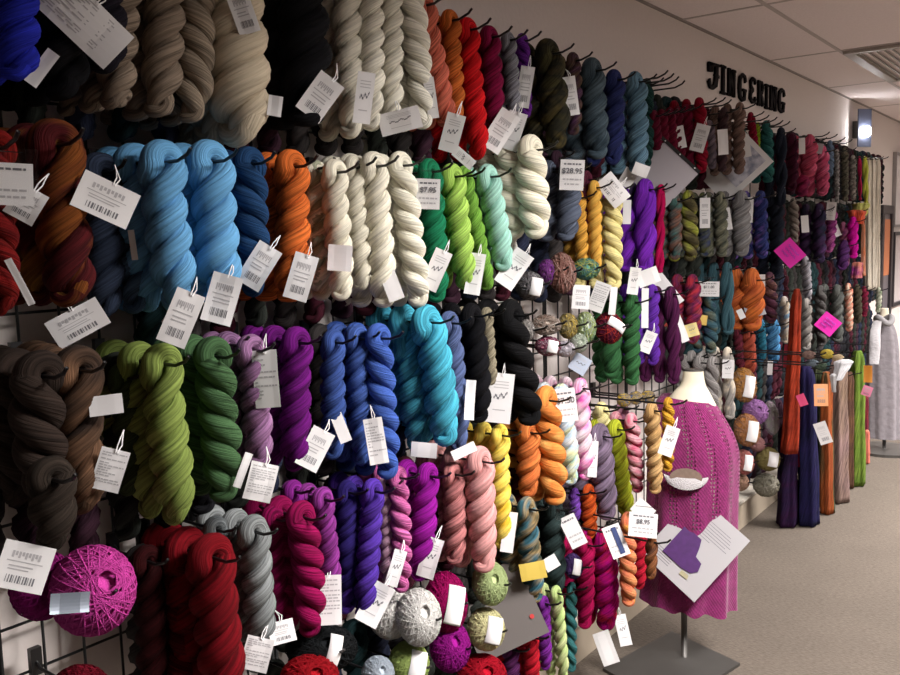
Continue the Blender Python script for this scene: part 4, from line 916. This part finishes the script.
nz = N(nt, 'ShaderNodeTexNoise'); nz.inputs['Scale'].default_value = 40; nz.inputs['Detail'].default_value = 4; cb = N(nt, 'ShaderNodeCombineXYZ'); L.new(U_, cb.inputs[0]); L.new(mth('MULTIPLY', V_, 1.3), cb.inputs[1]); L.new(cb.outputs[0], nz.inputs['Vector'])
cr = N(nt, 'ShaderNodeValToRGB'); cr.color_ramp.elements[0].position = .3; cr.color_ramp.elements[0].color = (.155, .004, .075, 1); cr.color_ramp.elements[1].position = .7; cr.color_ramp.elements[1].color = (.24, .009, .125, 1)
L.new(nz.outputs['Fac'], cr.inputs[0]); L.new(cr.outputs[0], b.inputs['Base Color']); b.inputs['Roughness'].default_value = .85; b.inputs['Sheen Weight'].default_value = .2
bp = N(nt, 'ShaderNodeBump'); bp.inputs['Strength'].default_value = .35; bp.inputs['Distance'].default_value = .003; L.new(mth('ADD', mth('MULTIPLY', su, sv), nz.outputs['Fac']), bp.inputs['Height']); L.new(bp.outputs[0], b.inputs['Normal'])
lv = interp([(398, 662, 712), (404, 657, 717), (416, 653, 724), (432, 650, 732), (450, 648.5, 736.5), (478, 648, 736), (510, 647, 734.5), (545, 645, 733.5), (580, 643, 732.5), (602, 641, 732)], 6)
def rip(a, t): return (.012+.07*max(0, t-.35))*sin(a*9+1)+.02*max(0, t-.5)*sin(a*21)
dr = rings(lv, A, rip, drat=.64, n=120, tilt=-.012)
dz = put(dr, 'knitted_dress', dm, e)
for v in dz.data.vertices:                       # wavy hem, longer towards the aisle
    if v.co.z < .5: v.co.z += .012*sin(math.atan2(v.co.y, v.co.x)*9)*(1-v.co.z/.5)
    k = max(0, (.6-v.co.z)/.6); v.co.z -= .05*k*((v.co.x*fh.y*1-0)/.15)*.5
# white lace crescent at the front opening
c = P(686, 478, A.x); nd = (CAM-c).normalized(); k = mpp(c)
d0 = depth(A)
m = MB(); n = 20; W = 21*k
for i in range(n+1):
    a = pi*i/n; x = -W*cos(a); yo = -W*.70*sin(a)+W*.15; yi = -W*.16*sin(a)+W*.15
    for (yy, zz) in ((yo, .0), (yi, .0), ((yo+yi)/2, .006)):
        m.v.append(Vector((x, yy, zz-.35*x*x/.15)))
for i in range(n):
    a = i*3; m.face([a, a+3, a+5, a+2]); m.face([a+2, a+5, a+4, a+1])
M = face_frame(c, 4)
m2 = MB()
for i in range(n+1):
    a = 2*pi*i/n; m2.v.append(Vector((W*.72*cos(a), W*.42*sin(a)+W*.02, -.002)))
    if i < n: m2.v.append(Vector((W*.72*cos(a), W*.42*sin(a)+W*.02, -.02)))
m2.face([2*i for i in range(n)])
for i in range(n): m2.face([2*i, 2*i+1, (2*i+3) % (2*n), (2*i+2) % (2*n)])
pos = c+nd*(.128)
o = m2.obj('front_opening', plain('opening_lining', (.16, .11, .085), .8, noise_amt=.5, scale=90), None, smooth=False); o.parent = e; o.matrix_local = Matrix.Translation(-e.location) @ Matrix.Translation(pos) @ M.to_4x4()
o = m.obj('lace_edging', plain('white_lace', (.55, .53, .55), .8, bump=.8, scale=300), None); o.parent = e; o.matrix_local = Matrix.Translation(-e.location) @ Matrix.Translation(pos) @ M.to_4x4()
# pattern sheet on the dress
cS = ray(695, 547); tS = (depth(A)-.165)/FPX; cS = CAM+cS*tS; kS = mpp(cS)
M = face_frame(cS, 44); W, H = 68*kS, 82*kS
m = sheet_mb(W, H, .02); rnd = random.Random(5)
for q in range(7): bar(m, -W*.36, H*(.36-.035*q), W*rnd.uniform(.1, .4), H*(.366-.035*q), W, H, .02, 1)
for q in range(5): bar(m, -W*.40, H*(-.40+.03*q), -W*.1, H*(-.392+.03*q), W, H, .02, 1)
o = m.obj('pattern_sheet', [plain('glossy_paper', (.40, .39, .41), .35), INK, INKG], None, smooth=False); o.matrix_world = Matrix.Translation(cS) @ M.to_4x4()
tag(o, 'white pattern sheet with a purple shawl photo, on the pink dress', 'pattern sheet')
sh = [(-.36, .10), (-.02, .24), (.08, .18), (.10, .04), (.16, -.08), (.30, -.14), (.38, -.26), (.30, -.36), (.10, -.40), (-.36, -.30)]
sh = [(-.30, .02), (-.18, .14), (.02, .10), (.10, .02), (.26, .02), (.30, -.06), (.26, -.16), (.12, -.22), (.02, -.34), (-.32, -.30)]
child_patch(o, 'shawl_photo', [(x*W, y*H-.0) for x, y in [(-.30, .12), (.0, .12), (.06, .02), (.10, -.08), (.22, -.10), (.26, -.2), (.20, -.27), (.06, -.30), (-.30, -.30)]], plain('shawl_purple', (.06, .014, .11), .5, noise_amt=.35, scale=60), .004)
child_patch(o, 'yarn_photo', [(W*x, H*y) for x, y in ((.08, -.31), (.2, -.31), (.22, -.36), (.08, -.37))], plain('yarn_olive', (.35, .32, .2), .6), .004)
# grey garment on a second form
B = PZ(884, 449, .012)
e2 = empty('dress_form', (B.x, B.y, 0)); tag(e2, 'grey knitted tunic on a dress form at the far right', 'dress form')
lv = interp([(318, 878, 889), (324, 874, 892), (333, 870, 895), (350, 868.5, 897), (380, 868.5, 898), (410, 869, 898), (438, 869, 898)], 5)
gm = plain('grey_knit', (.22, .20, .22), .9, noise_amt=.25, scale=35, bump=.6)
put(rings(lv, B, lambda a, t: (.02+.05*t)*sin(a*8), drat=.6, n=96), 'knitted_tunic', gm, e2)
put(rings(interp([(308, 881, 888), (316, 880, 889), (322, 876, 891), (340, 871, 893)], 4), B, drat=.6, top_cap=True, bottom_cap=True), 'torso', CREAMF, e2)
m = MB(); pts = []
for i in range(26):
    a = 2*pi*i/26; q = P(884, 320, B.x); kk = mpp(q); pts.append(q+Vector((cos(a)*7*kk, sin(a)*7*kk, .02*sin(a*2))))
m.tube(pts, 3.0*mpp(pts[0]), 10, closed=True)
q0 = P(877, 322, B.x+.12); put(m, 'collar_roll', plain('white_cloth', (.26, .25, .26), .85, bump=.5, scale=60), e2)
m = MB(); m.tube([q0, P(875, 332, B.x+.15), P(874.5, 348, B.x+.17), P(874, 364, B.x+.17)], [.024, .028, .03, .024], 14, flat=.4)
put(m, 'white_scarf', plain('white_cloth', (.26, .25, .26), .85, bump=.5, scale=60), e2)
m = MB(); m.tube([(B.x, B.y, .012), (B.x, B.y, .4)], .012, 10); put(m, 'pole', METAL, e2)
m = MB(); n = 28
for z in (.0, .018):
    for i in range(n): a = 2*pi*i/n; m.v.append(Vector((B.x+.2*cos(a), B.y+.2*sin(a), z)))
m.face(list(range(n))[::-1]); m.face(list(range(n, 2*n)))
for i in range(n): j = (i+1) % n; m.face([i, j, j+n, i+n])
put(m, 'base_plate', METAL, e2, smooth=False)

# ------------------------------------------------------------------ hanging scarves
def scarf(x0, y0, x1, y1, w0, w1, col, X, label, folds=5, fringe=True, seed=1, var=14, drat=.7, pg=True, cat='scarf'):
    if y1 > 400: X = max(X, min(.62, PZ(x1, y1, .006).x))
    t = P(x0, y0, X); b_ = P(x1, y1, X)
    if b_.z < .004: b_.z = .004
    e = empty('hanging_scarf', b_); tag(e, label, cat, 'scarves hanging at the far right')
    kt, kb = mpp(t), mpp(b_); m = MB(); n = 40; ns = 26; d = t-b_
    for j in range(ns+1):
        s = j/ns; c = d*(1-s); ww = (w0*kt*(1-s)+w1*kb*s)/2
        if j == 0: ww *= .55
        if j == 1: ww *= .85
        for i in range(n):
            a = 2*pi*i/n; k = 1+.13*sin(a*folds+seed+s*1.3)+.05*sin(a*11+seed*3)+.06*sin(s*14+seed+a)
            m.v.append(c+Vector((cos(a)*ww*drat*k, sin(a)*ww*k, 0)))
    for j in range(ns):
        for i in range(n):
            i2 = (i+1) % n; v0 = j/ns*d.length; v1 = (j+1)/ns*d.length
            m.face([j*n+i, (j+1)*n+i, (j+1)*n+i2, j*n+i2], [(v0, i/n), (v1, i/n), (v1, (i+1)/n), (v0, (i+1)/n)])
    m.face(list(range(n))); m.face([ns*n+i for i in range(n)][::-1])
    o = m.obj('knitted_cloth', yarn(col, 2.0, var), e)
    if pg: peg(t.y, t.z-.01, X+.05, 'black wire arm carrying the '+' '.join(label.split()[:5]), tip=.015)
    return e
scarf(797, 289, 790, 452, 12, 22, ((.30, .033, .012), (.20, .02, .008)), .36, 'long orange red scarf hanging left of the navy one', seed=2)
scarf(789, 424, 788, 524, 23.4, 26.0, ((.03, .006, .035), (.014, .008, .035)), .27, 'dark aubergine scarf reaching the floor beside the navy one', seed=3)
scarf(806, 366, 809, 523, 21.8, 27.0, ((.010, .010, .045), (.014, .01, .055)), .34, 'navy blue scarf reaching the floor right of the orange red', seed=4)
scarf(818, 368, 819, 505, 14.0, 14.3, ((.05, .065, .03), (.03, .03, .02)), .33, 'narrow dark olive scarf between navy and rust', seed=5)
scarf(826, 372, 827, 512, 14.0, 17.4, ((.06, .07, .035), (.30, .075, .02), (.26, .06, .02)), .36, 'olive and rust orange scarf beside the pink beige one', seed=6, var=1.6)
scarf(838, 357, 839, 500, 21.8, 23.8, ((.24, .155, .155), (.21, .145, .10)), .34, 'pink beige scarf hanging left of the green one', seed=7, var=2)
scarf(849, 372, 849, 487, 12.5, 12.7, ((.11, .055, .03), (.08, .04, .03)), .32, 'narrow chocolate scarf touching the green one', seed=8)
scarf(858, 351, 858, 484, 17.2, 19.0, ((.13, .20, .03), (.10, .17, .025)), .33, 'leaf green scarf hanging left of the grey tunic', seed=9)
scarf(866, 396, 866, 434, 7, 6, ((.22, .03, .04), (.16, .02, .04)), .33, 'short maroon scarf before the grey tunic', seed=10, pg=False)
scarf(867, 430, 867, 463, 6, 7, ((.68, .20, .14), (.60, .16, .12)), .33, 'short coral scarf before the grey tunic', seed=11, pg=False)
scarf(798, 446, 799, 466, 8, 9, ((.62, .06, .12), (.5, .03, .08)), .34, 'red pink scarf end under the orange red scarf', seed=12, pg=False)
scarf(868, 158, 868, 290, 8, 8, ((.80, .74, .63), (.74, .67, .56)), .2, 'first cream skein curtain left of the tall frame', seed=13)
scarf(873, 158, 873, 290, 8, 8, ((.82, .76, .66), (.76, .69, .58)), .2, 'middle cream skein curtain left of the tall frame', seed=14)
scarf(878, 158, 877, 289, 7, 7, ((.80, .73, .62), (.74, .66, .55)), .2, 'last cream skein curtain left of the tall frame', seed=15)
scarf(862, 203, 860, 216, 22, 16, ((.60, .60, .2), (.55, .6, .15)), .26, 'yellow fluffy scarf folded over the far second row', seed=16, pg=False)
scarf(856, 210, 858, 224, 24, 14, ((.80, .10, .04), (.75, .16, .10)), .28, 'orange red folded scarf over the magenta hank', seed=17)
scarf(863, 222, 863, 276, 5, 6, ((.72, .22, .10), (.65, .3, .2)), .25, 'narrow coral scarf right of the magenta hank', seed=18, pg=False)
scarf(857, 262, 856, 278, 13, 14, ((.62, .22, .16), (.25, .03, .2)), .24, 'salmon scarf end with a purple spot under the magenta', seed=19, pg=False)
# cloth draped over the arm
scarf(833, 374, 834, 392, 8, 5, ((.55, .54, .56), (.5, .5, .52)), .66, 'white cloth end over the pink beige scarf', seed=20, pg=False)
scarf(845, 360, 838, 380, 24, 10, ((.52, .51, .53), (.46, .46, .48)), .66, 'pale grey cloth draped over the scarf arm', seed=21, pg=False)
ball(827, 354, 13, 10, (.58, .45, .08), 'small golden ball', 'on top of the scarf row', X=.56, loops=18)
ball(838, 358, 12, 8, (.55, .42, .26), 'small sand ball', 'beside the golden one', X=.56, loops=18)
ball(821, 366, 12, 9, (.07, .10, .07), 'small dark green ball', 'below the golden one', X=.56, loops=18)
ball(809, 355, 14, 9, (.22, .14, .12), 'small brown ball', 'left of the golden one', X=.56, loops=18)
ball(812, 363, 14, 7, (.18, .22, .26), 'small grey blue ball', 'over the navy scarf', X=.56, loops=18)
def card(px, py, w, h, rt, X, col, nmx, label):
    o, W, H = tag_sheet('paper_tag', px, py, w, h, rt, X, .05, None, 'logo' if w > 8 else 'plain', mats=[plain(nmx, col, .6), INK, INKG]); tag(o, label, 'tag', 'paper tags on the far right scarves')
card(821, 395, 13, 22, 0, .62, (.80, .36, .16), 'peach_card', 'peach orange tag on the dark olive scarf')
card(823, 433, 12, 22, -18, .62, (.55, .53, .53), 'grey_card', 'white photo tag on the rust orange scarf')
card(868, 374, 8, 17, 2, .62, (.75, .30, .04), 'orange_card', 'orange tag left of the grey tunic')
card(867, 391, 9, 10, 20, .62, (.72, .22, .36), 'pink_card', 'small pink tag below the orange one')
card(787, 356, 6, 23, 4, .3, (.75, .07, .12), 'red_card', 'narrow red tag left of the orange red scarf')
card(802, 400, 8, 12, -20, .64, (.45, .04, .12), 'cherry_card', 'small cherry red tag on the navy scarf')
# scarf rack arms seen end on
for i, (x, y) in enumerate(((856, 372), (848, 376), (870, 345))):
    q = P(x, y, .4); peg(q.y, q.z, .42, ('first', 'second', 'third')[i]+' long wire arm of the scarf rack before the grey tunic')

# ------------------------------------------------------------------ frames on the wall at far right
def frame(xl, xr, yt, yb, label, fcol, inner, fw=.035, mat_col=None):
    y0_, y1_ = P(xl, yt, .0).y, P(xr, yt, .0).y; z1_ = P(xl, yt, 0).z; z0_ = P(xl, yb, 0).z
    e = empty('picture_frame', (0.002, (y0_+y1_)/2, z0_)); tag(e, label, 'picture frame')
    w = y1_-y0_; h = z1_-z0_; m = MB()
    for s in (-1, 1): m.box((.015, s*(w/2-fw/2), h/2), (.03, fw, h))
    for z in (fw/2, h-fw/2): m.box((.015, 0, z), (.03, w-2*fw, fw))
    m.obj('frame', fcol, e, smooth=False)
    m = MB(); m.box((.006, 0, h/2), (.008, w-2*fw, h-2*fw)); m.obj('backing', inner, e, smooth=False)
    return e, w, h
DK = plain('dark_frame', (.035, .03, .035), .4)
e, w, h = frame(879.5, 890.5, 205, 345, 'tall narrow dark frame with an orange panel inside', DK, plain('frame_inner', (.18, .16, .18), .3), .07)
m = MB(); m.box((.013, .0, h*.70), (.006, w-.16, h*.40)); m.obj('orange_panel', plain('orange_panel', (.58, .20, .09), .6), e, smooth=False)
e, w, h = frame(891.5, 906, 232, 306, 'thin dark framed pale artwork right of the tall frame', DK, plain('art_paper', (.62, .56, .56), .5, noise_amt=.12, scale=6), .03)
e, w, h = frame(893, 908, 152, 227, 'upper white picture with a thin grey frame at the right edge', plain('grey_frame', (.30, .28, .28), .5), plain('art_white', (.72, .69, .70), .5), .02)
# dark low cabinet beyond the tunic
q = PZ(898, 400, 0)
v0 = P(897, 330, 0.0)
e = empty('cabinet', (.40, v0.y+1.4, 0)); tag(e, 'black low cabinet against the wall at the right edge', 'cabinet')
m = MB(); m.box((0, 0, .40), (.42, .8, .72)); m.obj('body', DK, e, smooth=False)
m = MB(); m.box((0, 0, .775), (.46, .84, .03)); m.obj('top', DK, e, smooth=False)
for s in (-1, 1):
    m = MB(); m.box((.218, s*.2, .40), (.014, .38, .66)); d_ = m.obj('door', plain('cabinet_door', (.05, .045, .05), .35), e, smooth=False)
    m = MB(); m.tube([(.235, s*.05, .45), (.235, s*.05, .55)], .006, 8); m.obj('handle', METAL, d_)
    for t_ in (-1, 1):
        m = MB(); m.tube([(t_*.18, s*.36, 0), (t_*.18, s*.36, .05)], .018, 8); m.obj('foot', DK, e)

s = bpy.context.scene
s.view_settings.view_transform = 'Standard'; s.view_settings.look = 'None'; s.view_settings.gamma = 1; s.view_settings.use_curve_mapping = False
s.view_settings.exposure = 1.32
s.cycles.max_bounces = 6; s.cycles.diffuse_bounces = 3
